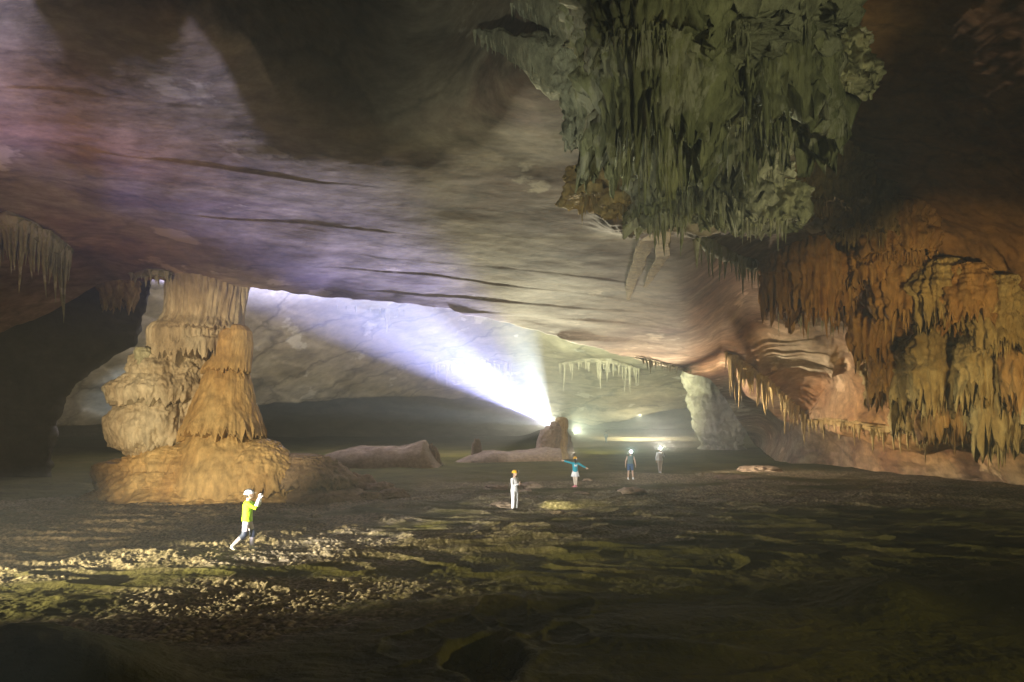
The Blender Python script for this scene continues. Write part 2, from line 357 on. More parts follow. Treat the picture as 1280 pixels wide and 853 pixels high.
PY = np.concatenate([top, rest], 0)
Dv = rbf(vault, PX, PY)
P = np.stack([(PX - HX) / F * Dv, Dv, H - (PY - HY) / F * Dv], -1)
# the sheet turns away behind its lip (ceiling) or runs into the floor (wall)
wv = sstep(945, 985, pxs)
extra = []
last = P[-1]; dirx = (pxs - HX) / F
for k in range(1, 15):
    q = last.copy()
    back = 0.28 * k + .04 * k * k
    q[:, 1] += back * (1 - wv) + .05 * k * wv
    q[:, 0] = last[:, 0] + dirx * (q[:, 1] - last[:, 1])
    q[:, 2] += ((.10 * k + .05 * k * k) * (1 - sstep(880, 930, pxs))) * (1 - wv) - .25 * k * wv
    extra.append(q)
P = np.concatenate([P, np.array(extra)], 0)
nr, nc = P.shape[:2]
nrm = grid_normals(P)
view = P - np.array([0, 0, H]); flip = np.sign((nrm * view).sum(-1, keepdims=True)); nrm = -nrm * flip
x, y, z = P[..., 0], P[..., 1], P[..., 2]
rightness = sstep(880, 1060, np.concatenate([PX, np.tile(pxs, (14, 1))], 0))
PYx = np.concatenate([PY, np.tile(LY, (14, 1))], 0); PXx = np.concatenate([PX, np.tile(pxs, (14, 1))], 0)
disp = (.14 + .76 * rightness) * fbm(x * .07, y * .10, z * .10, 4)
# bedding: thin overlapping sheets of rock that step down in long terraces
# long low bedding ledges crossing the ceiling, each fading in and out along its length
for n_, (y0, a_, wob_) in enumerate([(17, .10, 1.0), (20.5, .14, 1.5), (24, .16, 1.2), (27, .10, 1.6), (29.5, .20, 1.4), (32, .14, 1.2), (34, .20, 1.0), (37.5, .22, 1.6), (41, .22, 1.4), (45, .22, 1.6)]):
    yl = y0 + (.10 + .04 * math.sin(n_ * 2.1)) * x + wob_ * fbm(x * .09 + 7.7 * n_, x * 0 + n_, x * 0, 6)
    m_ = np.clip(.15 + 2.2 * fbm(x * .07 + 3.1 * n_, x * 0 + 9., x * 0, 3), 0, 1)
    disp += (1 - rightness) * (1 - sstep(760, 860, PXx)) * (.30 + .35 * sstep(30, 37, y)) * a_ * m_ * (sstep(yl - .07, yl + .07, y) - sstep(yl, yl + 3.5, y))
disp += (1 - rightness) * .05 * fbm(x * .35, y * .35, z * .35, 4)
# dripped rock on the upper right and the right wall: vertical flutes and pockets
flu = ridged(x * .75, y * .75, z * .12, 4); poc = ridged(x * .30, y * .30, z * .22, 4)
drip = np.maximum(sstep(1030, 1120, PXx) * sstep(280, 330, PYx) * (1 - sstep(505, 545, PYx - .05 * (PXx - 1100))), sstep(720, 800, PXx) * (1 - sstep(1010, 1060, PXx)) * (1 - sstep(260, 300, PYx)))
disp += drip * (.50 * flu + .85 * poc)
disp += rightness * (.30 * ridged(x * .22, y * .22, z * .5, 4) + .25 * fbm(x * .8, y * .8, z * .5, 3))
disp += (.006 + .08 * rightness) * fbm(x * 1.4, y * 1.4, z * 2.0, 4)
lcy = np.interp(PXx, [900, 940, 985, 1050, 1150, 1230], [452, 466, 492, 515, 535, 548])
disp += 2.0 * sstep(lcy - 75, lcy - 8, PYx) ** 1.5 * (1 - sstep(lcy, lcy + 7, PYx)) * sstep(900, 930, PXx) * (1 - sstep(1180, 1235, PXx))
lc2 = np.interp(PXx, [925, 985, 1040, 1075], [440, 436, 440, 462])
disp += 1.1 * sstep(lc2 - 40, lc2 - 4, PYx) ** 1.5 * (1 - sstep(lc2, lc2 + 5, PYx)) * sstep(925, 950, PXx) * (1 - sstep(1050, 1075, PXx))
fade = np.ones(nr); fade[-14:] = np.linspace(1, .4, 14)
P = P + nrm * (disp * fade[:, None])[..., None]
me = mesh_from('cave_ceiling', P, grid_faces(nr, nc))
# the rock's own colours: reddish beds on the left, grey-beige in the middle, brown flowstone on the right
tr = np.stack([1.05 + 0 * x, .98 + 0 * x, .88 + 0 * x], -1)
red = np.clip(fbm(x * .06, y * .10, z * .15, 3) * 2 + .35, 0, 1) * sstep(420, 60, PXx)
tr = tr * (1 - red[..., None]) + np.array([1.15, .68, .52]) * red[..., None]
br = np.clip(rightness * sstep(1130, 1000, -PYx + 1350 - .0 * PXx) , 0, 1)
br = np.maximum(sstep(1020, 1120, PXx) * sstep(120, 60, np.abs(PYx - 420) - 80), sstep(1030, 1080, PXx) * sstep(320, 280, PYx))
tr = tr * (1 - .8 * br[..., None]) + np.array([1.0, .55, .18]) * .8 * br[..., None]
pk = np.clip(fbm(x * .12, y * .12, z * .12, 3) * 2 + .5, 0, 1) * sstep(840, 880, PXx) * (1 - br) * sstep(290, 330, PYx)
tr = tr * (1 - pk[..., None]) + np.array([1.25, .82, .55]) * pk[..., None]
color_attr(me, 'tint', tr.reshape(-1, 3))
tag(link('cave_ceiling', me, M['ceiling']), 'wide bedded limestone vault over the hall running down into the right wall', kind='structure')

# ------------------------------------------------------------------ far chamber: lower ceiling beyond the lip, back wall
edge_pts = np.array([(-900, 520), (0, 522), (70, 530), (200, 520), (330, 505), (420, 498), (520, 494), (600, 500), (690, 520), (740, 531), (800, 519), (870, 507), (950, 500), (1100, 490)], float)
far = [(-900, 300, 46), (-900, 520, 60), (0, 300, 52), (0, 522, 64), (200, 320, 58), (200, 520, 74), (400, 320, 67), (400, 400, 76), (400, 498, 90), (560, 340, 74), (560, 400, 82), (560, 494, 102),
       (650, 370, 82), (690, 520, 112), (740, 400, 80), (740, 531, 118), (800, 440, 88), (870, 400, 80), (870, 507, 112), (1100, 330, 80), (1100, 490, 110)]
pxs = np.linspace(-900, 1100, 640); LY = np.interp(pxs, edge_pts[:, 0], edge_pts[:, 1]) + 4 * fbm(pxs * .03, pxs * 0, pxs * 0 + 7., 4)
tt = np.linspace(0, 1, 200)
PX = np.tile(pxs, (200, 1)); PY = 215 + (LY[None] - 215) * tt[:, None]
Dv = rbf(far, PX, PY); P = np.stack([(PX - HX) / F * Dv, Dv, H - (PY - HY) / F * Dv], -1)
last = P[-1]; extra = []
for k in range(1, 12):
    q = last.copy(); q[:, 1] += .9 * k; q[:, 0] += (pxs - HX) / F * .9 * k; q[:, 2] += .25 * k + .05 * k * k; extra.append(q)
P = np.concatenate([P, np.array(extra)], 0); nr, nc = P.shape[:2]
nrm = grid_normals(P); nrm = -nrm * np.sign((nrm * (P - np.array([0, 0, H]))).sum(-1, keepdims=True))
x, y, z = P[..., 0], P[..., 1], P[..., 2]
bed = (y * .12 + z * .5) + 1.2 * fbm(x * .04, y * .06, z * .1, 4); saw = bed - np.floor(bed)
disp = 1.5 * fbm(x * .06, y * .06, z * .10, 4) + .12 * (sstep(0, .75, saw) - sstep(.92, 1, saw)) + .15 * ridged(x * .12, y * .25, z * .4, 5)
P = P + nrm * disp[..., None]
tag(link('rear_ceiling', mesh_from('rear_ceiling', P, grid_faces(nr, nc)), M['far']), 'lower sloping ceiling of the chamber behind the lip', kind='structure')

M['shadewall'] = rock_mat('shade_wall_rock', [(.03, .025, .018), (.06, .05, .035), (.09, .075, .05)], big=.15, fine=.8, bump=.6, bdist=.3)  # colour kept very dark so the added left wall reads as shade
M['back'] = rock_mat('back_wall_rock', [(.10, .085, .06), (.17, .15, .11), (.24, .21, .16)], big=.08, stretch=(.4, 1, 1), fine=.6, bump=.7, bdist=.4)
u = np.linspace(-150, 90, 300); v = np.linspace(-1, 22, 60)
U, Vv = np.meshgrid(u, v)
Y = 142 + 5 * fbm(U * .03, Vv * .1, U * 0, 4) - .012 * np.maximum(0, np.abs(U + 20) - 50) ** 2 + 1.0 * ridged(U * .08, Vv * .3, U * 0 + 3., 3) - .25 * Vv
tag(link('back_wall', mesh_from('back_wall', np.stack([U, Y, Vv], -1), grid_faces(*U.shape)), M['back']), 'dark rock wall closing the far chamber', kind='structure')

# side wall added at the far left, built dark to stand for the shadowed recess
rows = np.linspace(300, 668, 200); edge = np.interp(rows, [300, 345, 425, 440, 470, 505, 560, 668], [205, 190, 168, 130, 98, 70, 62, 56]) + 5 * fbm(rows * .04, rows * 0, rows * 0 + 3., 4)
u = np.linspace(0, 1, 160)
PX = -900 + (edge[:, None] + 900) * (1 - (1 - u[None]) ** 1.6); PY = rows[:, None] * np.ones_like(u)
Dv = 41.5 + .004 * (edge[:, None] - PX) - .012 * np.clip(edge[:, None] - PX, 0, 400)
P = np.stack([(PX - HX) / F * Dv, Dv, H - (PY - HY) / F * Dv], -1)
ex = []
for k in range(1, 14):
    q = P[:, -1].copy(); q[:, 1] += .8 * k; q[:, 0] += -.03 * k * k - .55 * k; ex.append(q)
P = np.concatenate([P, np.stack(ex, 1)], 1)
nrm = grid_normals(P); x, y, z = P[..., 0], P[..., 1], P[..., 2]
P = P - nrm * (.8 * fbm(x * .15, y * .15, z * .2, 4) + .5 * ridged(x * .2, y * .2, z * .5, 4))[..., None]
tag(link('shade_wall', mesh_from('shade_wall', P, grid_faces(*P.shape[:2])), M['shadewall']), 'added dark rock wall standing for the shade left of the great column', kind='structure')

# ------------------------------------------------------------------ speleothem builders
def lathe_rock(prof, seed, nth=110, nz=90, flute=.10, k=13, drip=.0, rough=.12, rs=.9, pocket=0.0, zst=.35, wobble=.30, zs=1.2, hf=1.0):
    """a dripstone body round a vertical run of rings. prof: (z, rx, ry, cx, cy[, drip]) from top to bottom."""
    pr = np.array([tuple(p) + (0.0,) * (6 - len(p)) for p in prof], float)
    seg = np.sqrt((np.diff(pr[:, :3], axis=0) ** 2).sum(1)) + 1e-6
    s = np.concatenate([[0], np.cumsum(seg)]); q = np.linspace(0, s[-1], nz)
    pr = np.stack([np.interp(q, s, pr[:, i]) for i in range(6)], 1)
    th = np.linspace(0, 2 * np.pi, nth, endpoint=False)
    T, I = np.meshgrid(th, np.arange(nz)); c, sn = np.cos(T), np.sin(T)
    z = pr[I, 0]; rx, ry, cx, cy, dr = (pr[I, i] for i in range(1, 6))
    o = seed * 13.7
    rm = np.maximum((rx + ry) / 2, .05)
    wob = fbm(c * 1.3 + o, sn * 1.3, z * zst / np.maximum(rm.max(), .3) * 1.2 + o, 4)
    ph = T * k + 2.4 * fbm(c * 1.5 + o, sn * 1.5, z * .10 + 5, 3) * 2.0
    fl = np.abs(np.sin(ph / 2)) - .6
    fl2 = np.abs(np.sin(ph * 1.31 + 1.0)) - .6
    rad = 1 + wobble * wob
    X = cx + rx * rad * c; Yy = cy + ry * rad * sn
    n = np.stack([c * np.minimum(1, ry / np.maximum(rx, .01)), sn, 0 * c], -1); n /= np.linalg.norm(n, axis=-1, keepdims=True) + 1e-9
    grow = np.minimum(1, rm / (rm.max() * .4 + 1e-6))
    dd = (flute * fl + .5 * flute * fl2) * grow
    dd = dd + rough * fbm(X * rs + o, Yy * rs, z * rs * zs, 5) * grow
    dd = dd + hf * (.5 * rough * ridged(X * rs * 3 + o, Yy * rs * 3, z * rs * 1.2 * zs, 3) + .35 * rough * fbm(X * rs * 7 + o, Yy * rs * 7, z * rs * 4 * zs, 3)) * grow
    if pocket: dd = dd + pocket * ridged(X * .55 + o, Yy * .55, z * .55, 4) * grow
    X = X + n[..., 0] * dd; Yy = Yy + n[..., 1] * dd
    tip = np.clip(.45 + .8 * fbm(c * 5 + o, sn * 5, 0 * c + o, 2) + .9 * fbm(c * 15 + o, sn * 15, 0 * c + o, 2) + .12 * fl, 0, 1.4)
    z = z - dr * tip
    P = np.stack([X, Yy, z], -1)
    V = np.concatenate([P.reshape(-1, 3), P[0].mean(0)[None], P[-1].mean(0)[None]])
    Fq = grid_faces(nz, nth, True)
    j = np.arange(nth); j2 = (j + 1) % nth; a = nz * nth
    cap = np.concatenate([np.stack([j2, j, np.full(nth, a), np.full(nth, a)], 1), np.stack([(nz - 1) * nth + j, (nz - 1) * nth + j2, np.full(nth, a + 1), np.full(nth, a + 1)], 1)])
    return V, Fq, cap

def rock_mesh(name, *args, **kw):
    V, Fq, cap = lathe_rock(*args, **kw)
    me = bpy.data.meshes.new(name)
    faces = Fq.tolist() + [f[:3] for f in cap.tolist()]
    me.from_pydata(V.tolist(), [], faces); me.polygons.foreach_set('use_smooth', np.ones(len(faces), bool)); me.update()
    return me

def drapery_mesh(name, w, h, dep, seed, k=15, flute=.16, drip=.45, rough=.10, taper=.75, dome=.18, pocket=0.0):
    prof = []
    for i in range(8):
        a = i / 7 * math.pi / 2
        prof.append((-dome * h * (1 - math.cos(a)), w / 2 * math.sin(a) + .02, dep * math.sin(a) + .02, 0, 0, 0))
    n = 9
    for i in range(1, n + 1):
        t = i / n
        s = 1 + .06 * math.sin(t * 5 + seed) - (1 - taper) * t
        prof.append((-dome * h - (1 - dome) * h * .72 * t, w / 2 * s, dep * s, 0, 0, drip * h * t * t))
    s0 = prof[-1]
    prof.append((s0[0] + .04 * h, s0[1] * .6, s0[2] * .6, 0, 0, drip * h * .4))
    prof.append((s0[0] + .06 * h, .03, .03, 0, 0, 0))
    return rock_mesh(name, prof, seed, nth=max(60, k * 7), nz=60, flute=flute * min(w, 1.6) * .55, k=k, rough=rough, rs=1.6, pocket=pocket)

def stal_data(length, r0, rnd, n=8, m=7, bend=.05, flare=True):
    """one hanging stalactite: tapered, lumpy, slightly bent; returns verts, faces from z=0 down"""
    V = []; bx, by = rnd.uniform(-bend, bend), rnd.uniform(-bend, bend)
    p1, p2 = rnd.uniform(0, 6), rnd.uniform(0, 6)
    for i in range(m):
        t = i / (m - 1) * .97
        r = r0 * ((1 - t) ** .8) * (1 + .16 * math.sin(p1 + t * 11) + .1 * math.sin(p2 + t * 23))
        if flare and i == 0: r *= 1.8
        for j in range(n):
            a = 2 * math.pi * j / n
            rr = r * (1 + .22 * math.sin(3 * a + p1) * (1 if i else .4) + .1 * math.sin(5 * a + p2 + 2 * t))
            V.append((rr * math.cos(a) + bx * length * t * t, rr * math.sin(a) + by * length * t * t, -length * t))
    V.append((bx * length, by * length, -length))
    Fs = [(i * n + j, i * n + (j + 1) % n, (i + 1) * n + (j + 1) % n, (i + 1) * n + j) for i in range(m - 1) for j in range(n)]
    Fs += [((m - 1) * n + j, (m - 1) * n + (j + 1) % n, m * n) for j in range(n)]
    return V, Fs

def pydata(name, V, Fs, smooth=True):
    me = bpy.data.meshes.new(name); me.from_pydata(V, [], Fs)
    me.polygons.foreach_set('use_smooth', np.full(len(Fs), smooth, bool)); me.update()
    return me

def fringe_mesh(name, spots, rnd):
    V, Fs = [], []
    for (x, y, z, l, r) in spots:
        v, f = stal_data(l, r, rnd, 6, 5)
        b = len(V); V += [(a + x, bb + y, c + z) for a, bb, c in v]; Fs += [tuple(b + i for i in q) for q in f]
    return pydata(name, V, Fs)

def blob_mesh(name, sx, sy, sz, seed, amp=.25, rs=1.2, n=48, ridge=.1, flat=False):
    """an irregular lump of rock (half buried lumps: flat)"""
    nth, nz = int(n * 1.6), n
    th = np.linspace(0, 2 * np.pi, nth, endpoint=False); ph = np.linspace(.03, np.pi - .03, nz)
    T, Pp = np.meshgrid(th, ph); x = np.sin(Pp) * np.cos(T); y = np.sin(Pp) * np.sin(T); z = np.cos(Pp)
    o = seed * 9.3
    r = 1 + amp * fbm(x * rs + o, y * rs, z * rs, 5) * 1.6 + ridge * ridged(x * rs * 2 + o, y * rs * 2, z * rs * 2, 4)
    P = np.stack([x * r * sx, y * r * sy, z * r * sz], -1)
    V = P.reshape(-1, 3).tolist(); V += [P[0].mean(0).tolist(), P[-1].mean(0).tolist()]
    Fs = grid_faces(nz, nth, True).tolist()
    a = nz * nth
    Fs += [((j + 1) % nth, j, a) for j in range(nth)] + [((nz - 1) * nth + j, (nz - 1) * nth + (j + 1) % nth, a + 1) for j in range(nth)]
    return pydata(name, V, Fs)

# ------------------------------------------------------------------ the great column on the left
DC = 32.0; S = DC / F
base = on_floor(280, DC)
col = thing('flowstone_column', 'massive yellow lit flowstone column joining the mud floor to the ceiling at left', 'rock column', base)
def ring(py, pxl, pxr, depth=1.0, cy=0.0, drip=0.0):
    hw = (pxr - pxl) / 2 * S
    return (H - (py - HY) * S - base.z, hw, hw * depth, ((pxl + pxr) / 2 - 280) * S, cy, drip)
trunk = [ring(318, 204, 322), ring(345, 211, 310), ring(358, 214, 306), ring(380, 213, 302), ring(396, 210, 300), ring(400, 207, 300, 1.0, 0, .1), ring(410, 203, 302, 1.08, -.15, .30), ring(413, 209, 297, .95, 0, .3),
         ring(422, 205, 295, .95), ring(426, 199, 296, 1.02, -.1, .1), ring(436, 195, 294, 1.08, -.2, .85), ring(438, 206, 285, .85, .1, .85), ring(462, 205, 280, .85, .1), ring(500, 202, 275, .9), ring(590, 215, 275), ring(625, 215, 280)]
link('trunk', rock_mesh('trunk', trunk, 1, nth=300, nz=300, flute=.055, k=40, rough=.24, rs=.9, wobble=.08, zs=.3, hf=.7), M['column'], col)
core = [ring(404, 216, 262, .8, -.9), ring(408, 208, 272, .8, -.95, .05), ring(416, 203, 278, .8, -1.0, .1), ring(430, 203, 278, .8, -1.0, .2), ring(436, 206, 276, .75, -.9, .5), ring(445, 212, 268, .7, -.8, .3), ring(455, 216, 262, .6, -.7)]
link('drip_tier', rock_mesh('drip_tier', core, 12, nth=260, nz=140, flute=.06, k=34, rough=.24, rs=1.2, wobble=.10, zs=.35, hf=.7), M['column'], col)
pipe = [ring(440, 203, 214, 1, -1.9), ring(446, 200, 218, 1, -1.95), ring(470, 203, 219, 1, -2.0), ring(495, 206, 221, 1, -2.1), ring(520, 207, 224, 1, -2.0), ring(540, 210, 222, 1, -1.8, .3), ring(545, 214, 219, 1, -1.7)]
link('pale_pipe', rock_mesh('pale_pipe', pipe, 13, nth=70, nz=120, flute=.05, k=7, rough=.18, rs=1.5, wobble=.2), M['pale'], col)
boss = [ring(440, 200, 240, .8, -.5), ring(448, 186, 250, .9, -.7), ring(462, 177, 256, .9, -.8, .1), ring(468, 181, 254, .9, -.8, .1), ring(476, 166, 256, .9, -.8, .1), ring(484, 158, 256, .95, -.9, .2), ring(496, 157, 254, .95, -.9, .5), ring(500, 167, 250, .9, -.8, .3), ring(516, 160, 250, .9, -.8),
        ring(532, 157, 248, .9, -.9, .1), ring(548, 160, 246, .9, -.9, .4), ring(553, 172, 243, .9, -.8, .4), ring(562, 176, 240, .85, -.7, .3), ring(572, 186, 236, .7, -.5, .5), ring(582, 194, 232, .6, -.3), ring(604, 196, 232, .6, -.2)]
link('rock_boss', rock_mesh('rock_boss', boss, 2, nth=240, nz=220, flute=.04, k=24, rough=.42, rs=1.2, pocket=.26, wobble=.14, zs=.6, hf=.7), M['column'], col)
cone = [ring(407, 296, 303, 1, -.4), ring(409, 287, 312, 1, -.4), ring(416, 281, 318, 1, -.4), ring(430, 276, 320, 1, -.5), ring(445, 271, 319, 1.0, -.5, .08), ring(460, 262, 318, 1.0, -.6, .40), ring(463, 266, 314, 1, -.5, .25), ring(480, 261, 320, 1, -.6),
        ring(505, 252, 326, 1, -.7), ring(522, 246, 334, 1, -.8, .05), ring(535, 240, 342, 1.05, -1.0, .65), ring(539, 248, 334, 1, -.8, .4), ring(560, 240, 346, 1, -.9), ring(585, 230, 356, 1, -1.0), ring(612, 222, 360, 1, -1.0), ring(630, 222, 360, 1, -1)]
link('flowstone_cone', rock_mesh('flowstone_cone', cone, 3, nth=280, nz=280, flute=.02, k=30, rough=.22, rs=.8, wobble=.08, zs=.35, hf=.45), M['cone'], col)
skirt = [ring(546, 226, 312, .6, -.5), ring(560, 198, 335, .6, -.6), ring(570, 182, 350, .55, -.7), ring(578, 172, 360, .5, -.8, .1), ring(583, 170, 362, .5, -.8, .25), ring(585, 166, 366, .5, -.8), ring(594, 156, 376, .5, -.9, .1), ring(600, 150, 386, .5, -.95, .25), ring(602, 150, 388, .5, -.9, .1), ring(612, 140, 402, .5, -.95), ring(618, 132, 414, .52, -1.0), ring(630, 124, 425, .55, -1.0)]
link('base_skirt', rock_mesh('base_skirt', skirt, 5, nth=360, nz=180, flute=.04, k=52, rough=.6, rs=.9, pocket=.26, wobble=.16, zs=.6, hf=.6), M['cone'], col)
lobe = [ring(548, 330, 346, .9, -1.2), ring(552, 314, 358, .9, -1.3), ring(562, 304, 368, .9, -1.5), ring(576, 298, 378, .9, -1.6), ring(590, 294, 384, .9, -1.7, .1), ring(600, 296, 386, .9, -1.8, .85), ring(604, 306, 376, .8, -1.5, .3), ring(612, 306, 376, .8, -1.5), ring(628, 306, 376, .8, -1.5)]
link('rounded_lobe', rock_mesh('rounded_lobe', lobe, 6, nth=200, nz=120, flute=.03, k=24, rough=.25, rs=1.0, wobble=.12), M['cone'], col)
snout = [ring(572, 160, 176, .8, -.8), ring(577, 148, 188, .8, -1.0), ring(586, 141, 194, .8, -1.0, .1), ring(592, 143, 192, .8, -1.0, .6), ring(596, 158, 188, .7, -1.0, .3), ring(625, 152, 196, .7, -1.0)]
link('rock_snout', rock_mesh('rock_snout', snout, 8, nth=140, nz=90, flute=.07, k=14, rough=.3, rs=1.4, pocket=.15, wobble=.15), M['cone'], col)
tail = [ring(566, 372, 392, .9, -.8), ring(572, 362, 412, .9, -.9), ring(584, 358, 430, .9, -1.0), ring(594, 356, 444, .8, -1.2, .15), ring(600, 358, 446, .8, -1.3, .4), ring(604, 368, 438, .7, -1.1, .1), ring(625, 360, 446, .7, -1.1)]
link('low_ledge', rock_mesh('low_ledge', tail, 9, nth=190, nz=80, flute=.08, k=22, rough=.40, rs=1.1, pocket=.25, wobble=.2), M['mound'], col)
rnd = random.Random(5)
for i, (px, py, l, r) in enumerate([(297, 358, .9, .10), (303, 360, 1.3, .14), (292, 362, .6, .09), (309, 357, .7, .08), (300, 372, .5, .1)]):
    V, Fs = stal_data(l + .5, r * 1.5, rnd, 10, 9)
    s = link('stalactite', pydata('stalactite', V, Fs), M['column'], col)
    p = at(px, py, DC - .2); s.location = p - base + Vector((0, 0, .5))

# ------------------------------------------------------------------ ceiling surface lookup (rays against the vault) so that hung rock really hangs from it
bpy.context.view_layer.update()
from mathutils.bvhtree import BVHTree
def bvh_of(name):
    o = bpy.data.objects[name]; me = o.data
    return BVHTree.FromPolygons([v.co for v in me.vertices], [tuple(p.vertices) for p in me.polygons])
vault_bvh = bvh_of('cave_ceiling'); rear_bvh = bvh_of('rear_ceiling')
EYE = Vector((0, 0, H))
def hit(px, py, bvh=None):
    d = (at(px, py, 10) - EYE).normalized()
    h = (bvh or vault_bvh).ray_cast(EYE, d)
    return h[0]
def roof_above(p, bvh=None):
    h = (bvh or vault_bvh).ray_cast(p - Vector((0, 0, .01)), Vector((0, 0, 1)), 30)
    return h[0]

# ------------------------------------------------------------------ hanging dripstone masses, upper right
def hung_mass(name, label, cat, px, ptop, pbot, wpx, seed, mat, sub=(), d_off=-1.0, depth=.7, k=22, flute=.2, drip=.5, n_st=40, st_len=(.8, 2.4), st_r=(.05, .13), taper=.8, group=None, pocket=.3, dome=.2, d=None, spread=1.0, stname='stalactite'):
    h = hit(px, (ptop * 2 + pbot) / 3)
    dd = min(d, h.y + d_off) if d else h.y + d_off
    s = dd / F; sc_ = min(1.0, dd / 27)
    loc = at(px, ptop, dd)
    t = thing(name, label, cat, loc, 0, group)
    w, hh = wpx * s, (pbot - ptop) * s
    link('dripstone_body', drapery_mesh('dripstone_body', w, hh, w * .5 * depth, seed, k=k, flute=flute, drip=drip * .4, taper=taper, rough=.40, pocket=pocket, dome=dome), mat, t)
    rn = random.Random(seed)
    for i in range(n_st):
        a = rn.uniform(math.pi * 1.0, math.pi * 2.0); f = rn.uniform(.55, 1.0) * spread
        l = sc_ * rn.uniform(*st_len) * (.6 + .8 * rn.random() ** 2); r = sc_ * rn.uniform(*st_r)
        V, Fs = stal_data(l, r, rn, 8, 7)
        o = link(stname, pydata('stalactite', V, Fs), mat, t)
        o.location = (w / 2 * f * math.cos(a) * .95, w * .5 * depth * f * math.sin(a) * .95, -hh * rn.uniform(.25, .85))
    sp = []
    for i in range(int(90 + w * hh * 10 / sc_ ** 2)):
        a = rn.uniform(math.pi, 2 * math.pi); f = rn.uniform(.9, 1.05); z = rn.uniform(.12, .95)
        sp.append((w / 2 * f * math.cos(a) * (1 - (1 - taper) * z), w * .5 * depth * f * math.sin(a), -hh * z * .95, sc_ * rn.uniform(.2, .9), sc_ * rn.uniform(.02, .055)))
    tag(link('icicle_fringe', fringe_mesh('icicle_fringe', sp, rn), mat, t), kind='stuff')
    return t

hung_mass('dripstone_mass', 'big olive dripstone mass with dense stalactites hanging from the ceiling at upper right', 'stalactite mass', 935, -60, 210, 120, 21, M['chandelier'], k=31, n_st=95, st_len=(.8, 2.2), pocket=.7, d=26.8, flute=.3, drip=.7, depth=.8)
hung_mass('stalactite_curtain', 'finely fluted stalactite curtain on the right side of the olive dripstone mass', 'stalactite curtain', 992, 70, 188, 66, 22, M['chandelier'], k=36, n_st=98, st_len=(.6, 1.7), d=25.0, st_r=(.025, .06), pocket=.5)
hung_mass('stalactite_curtain', 'long dark green stalactite curtain between the pale crusted spur and the dripstone mass', 'stalactite curtain', 812, -40, 215, 100, 23, M['chandelier'], k=33, n_st=98, st_len=(1.4, 3.8), d=29, st_r=(.04, .12), pocket=.6, drip=.8, taper=.6)
hung_mass('stalactite_curtain', 'pale crusted curtain ending in an ochre tip under the pale rock arm', 'stalactite curtain', 742, 55, 195, 52, 24, M['pale'], k=20, n_st=45, st_len=(.6, 1.6), d=29.5, taper=.6)
hung_mass('dripstone_mass', 'pale block of dripstone touching the top edge above the olive mass', 'stalactite mass', 880, -40, 75, 130, 25, M['pale'], k=16, n_st=25, st_len=(.5, 1.2), d=25, drip=.3, pocket=.6)
hung_mass('dripstone_mass', 'greenish lower dripstone lump tapering into long hanging stalactites above the smooth rock', 'stalactite mass', 885, 140, 270, 105, 26, M['pale'], k=33, n_st=96, st_len=(.7, 2.0), d=28, pocket=.8, drip=.7, flute=.3)
hung_mass('dripstone_mass', 'shadowed dripstone hump with long thin stalactites low between the dark curtain and the greenish lump', 'stalactite mass', 838, 195, 285, 60, 36, M['chandelier'], k=23, n_st=70, st_len=(.6, 1.8), d=30, pocket=.6, drip=.7)
hung_mass('dripstone_mass', 'pale rounded dripstone knob high on the olive mass', 'stalactite mass', 905, 70, 130, 60, 37, M['pale'], k=21, n_st=30, st_len=(.4, 1.1), d=24.6, pocket=.8, drip=.5)
hung_mass('dripstone_mass', 'weathered dripstone knob with short icicles in the middle of the olive mass', 'stalactite mass', 940, 150, 225, 62, 38, M['pale'], k=21, n_st=40, st_len=(.4, 1.2), d=24.8, pocket=.8, drip=.6)
hung_mass('dripstone_mass', 'warm ochre dripstone lump at the lower right end of the olive mass', 'stalactite mass', 1005, 180, 275, 85, 27, M['ochre'], k=24, n_st=40, st_len=(.4, 1.1), d=28.5, pocket=.5)
hung_mass('dripstone_mass', 'small round ochre dripstone lump left of the ragged stalactites', 'stalactite mass', 748, 212, 262, 52, 28, M['ochre'], k=14, n_st=14, st_len=(.3, .8), d=33, drip=.35, pocket=.5)
hung_mass('dripstone_mass', 'second ochre dripstone lump, beside the small round one and under the dark curtain', 'stalactite mass', 797, 205, 275, 48, 29, M['ochre'], k=14, n_st=16, st_len=(.4, 1.0), d=32, drip=.4, pocket=.5)

hung_mass('dripstone_mass', 'dark olive dripstone shoulder at the top edge left of the pale block', 'stalactite mass', 800, -70, 80, 95, 131, M['chandelier'], k=27, n_st=60, st_len=(.5, 1.6), d=26.5, pocket=.6)
hung_mass('dripstone_mass', 'cracked olive dripstone shelf at the top edge right of the pale block', 'stalactite mass', 965, -70, 70, 110, 132, M['pale'], k=23, n_st=50, st_len=(.4, 1.0), d=24.6, pocket=.7)
hung_mass('dripstone_mass', 'thin ragged dripstone flank on the far right of the olive mass', 'stalactite mass', 1045, 55, 128, 44, 133, M['chandelier'], k=19, n_st=40, st_len=(.4, 1.2), d=25.2, pocket=.6)
hung_mass('dripstone_mass', 'mottled ochre lump hanging right of the warm ochre one', 'stalactite mass', 1046, 196, 262, 46, 134, M['ochre'], k=17, n_st=24, st_len=(.4, 1.0), d=28, pocket=.6)
hung_mass('dripstone_mass', 'olive dripstone lump low over the orange drapery, left of the warm ochre lump', 'stalactite mass', 955, 232, 292, 62, 135, M['chandelier'], k=21, n_st=50, st_len=(.4, 1.2), d=29, pocket=.6)
hung_mass('dripstone_mass', 'ochre dripstone step between the hanging olive mass and the wide right wall', 'stalactite mass', 1078, 228, 305, 58, 136, M['ochre'], k=19, n_st=30, st_len=(.4, 1.0), d=30, pocket=.6)
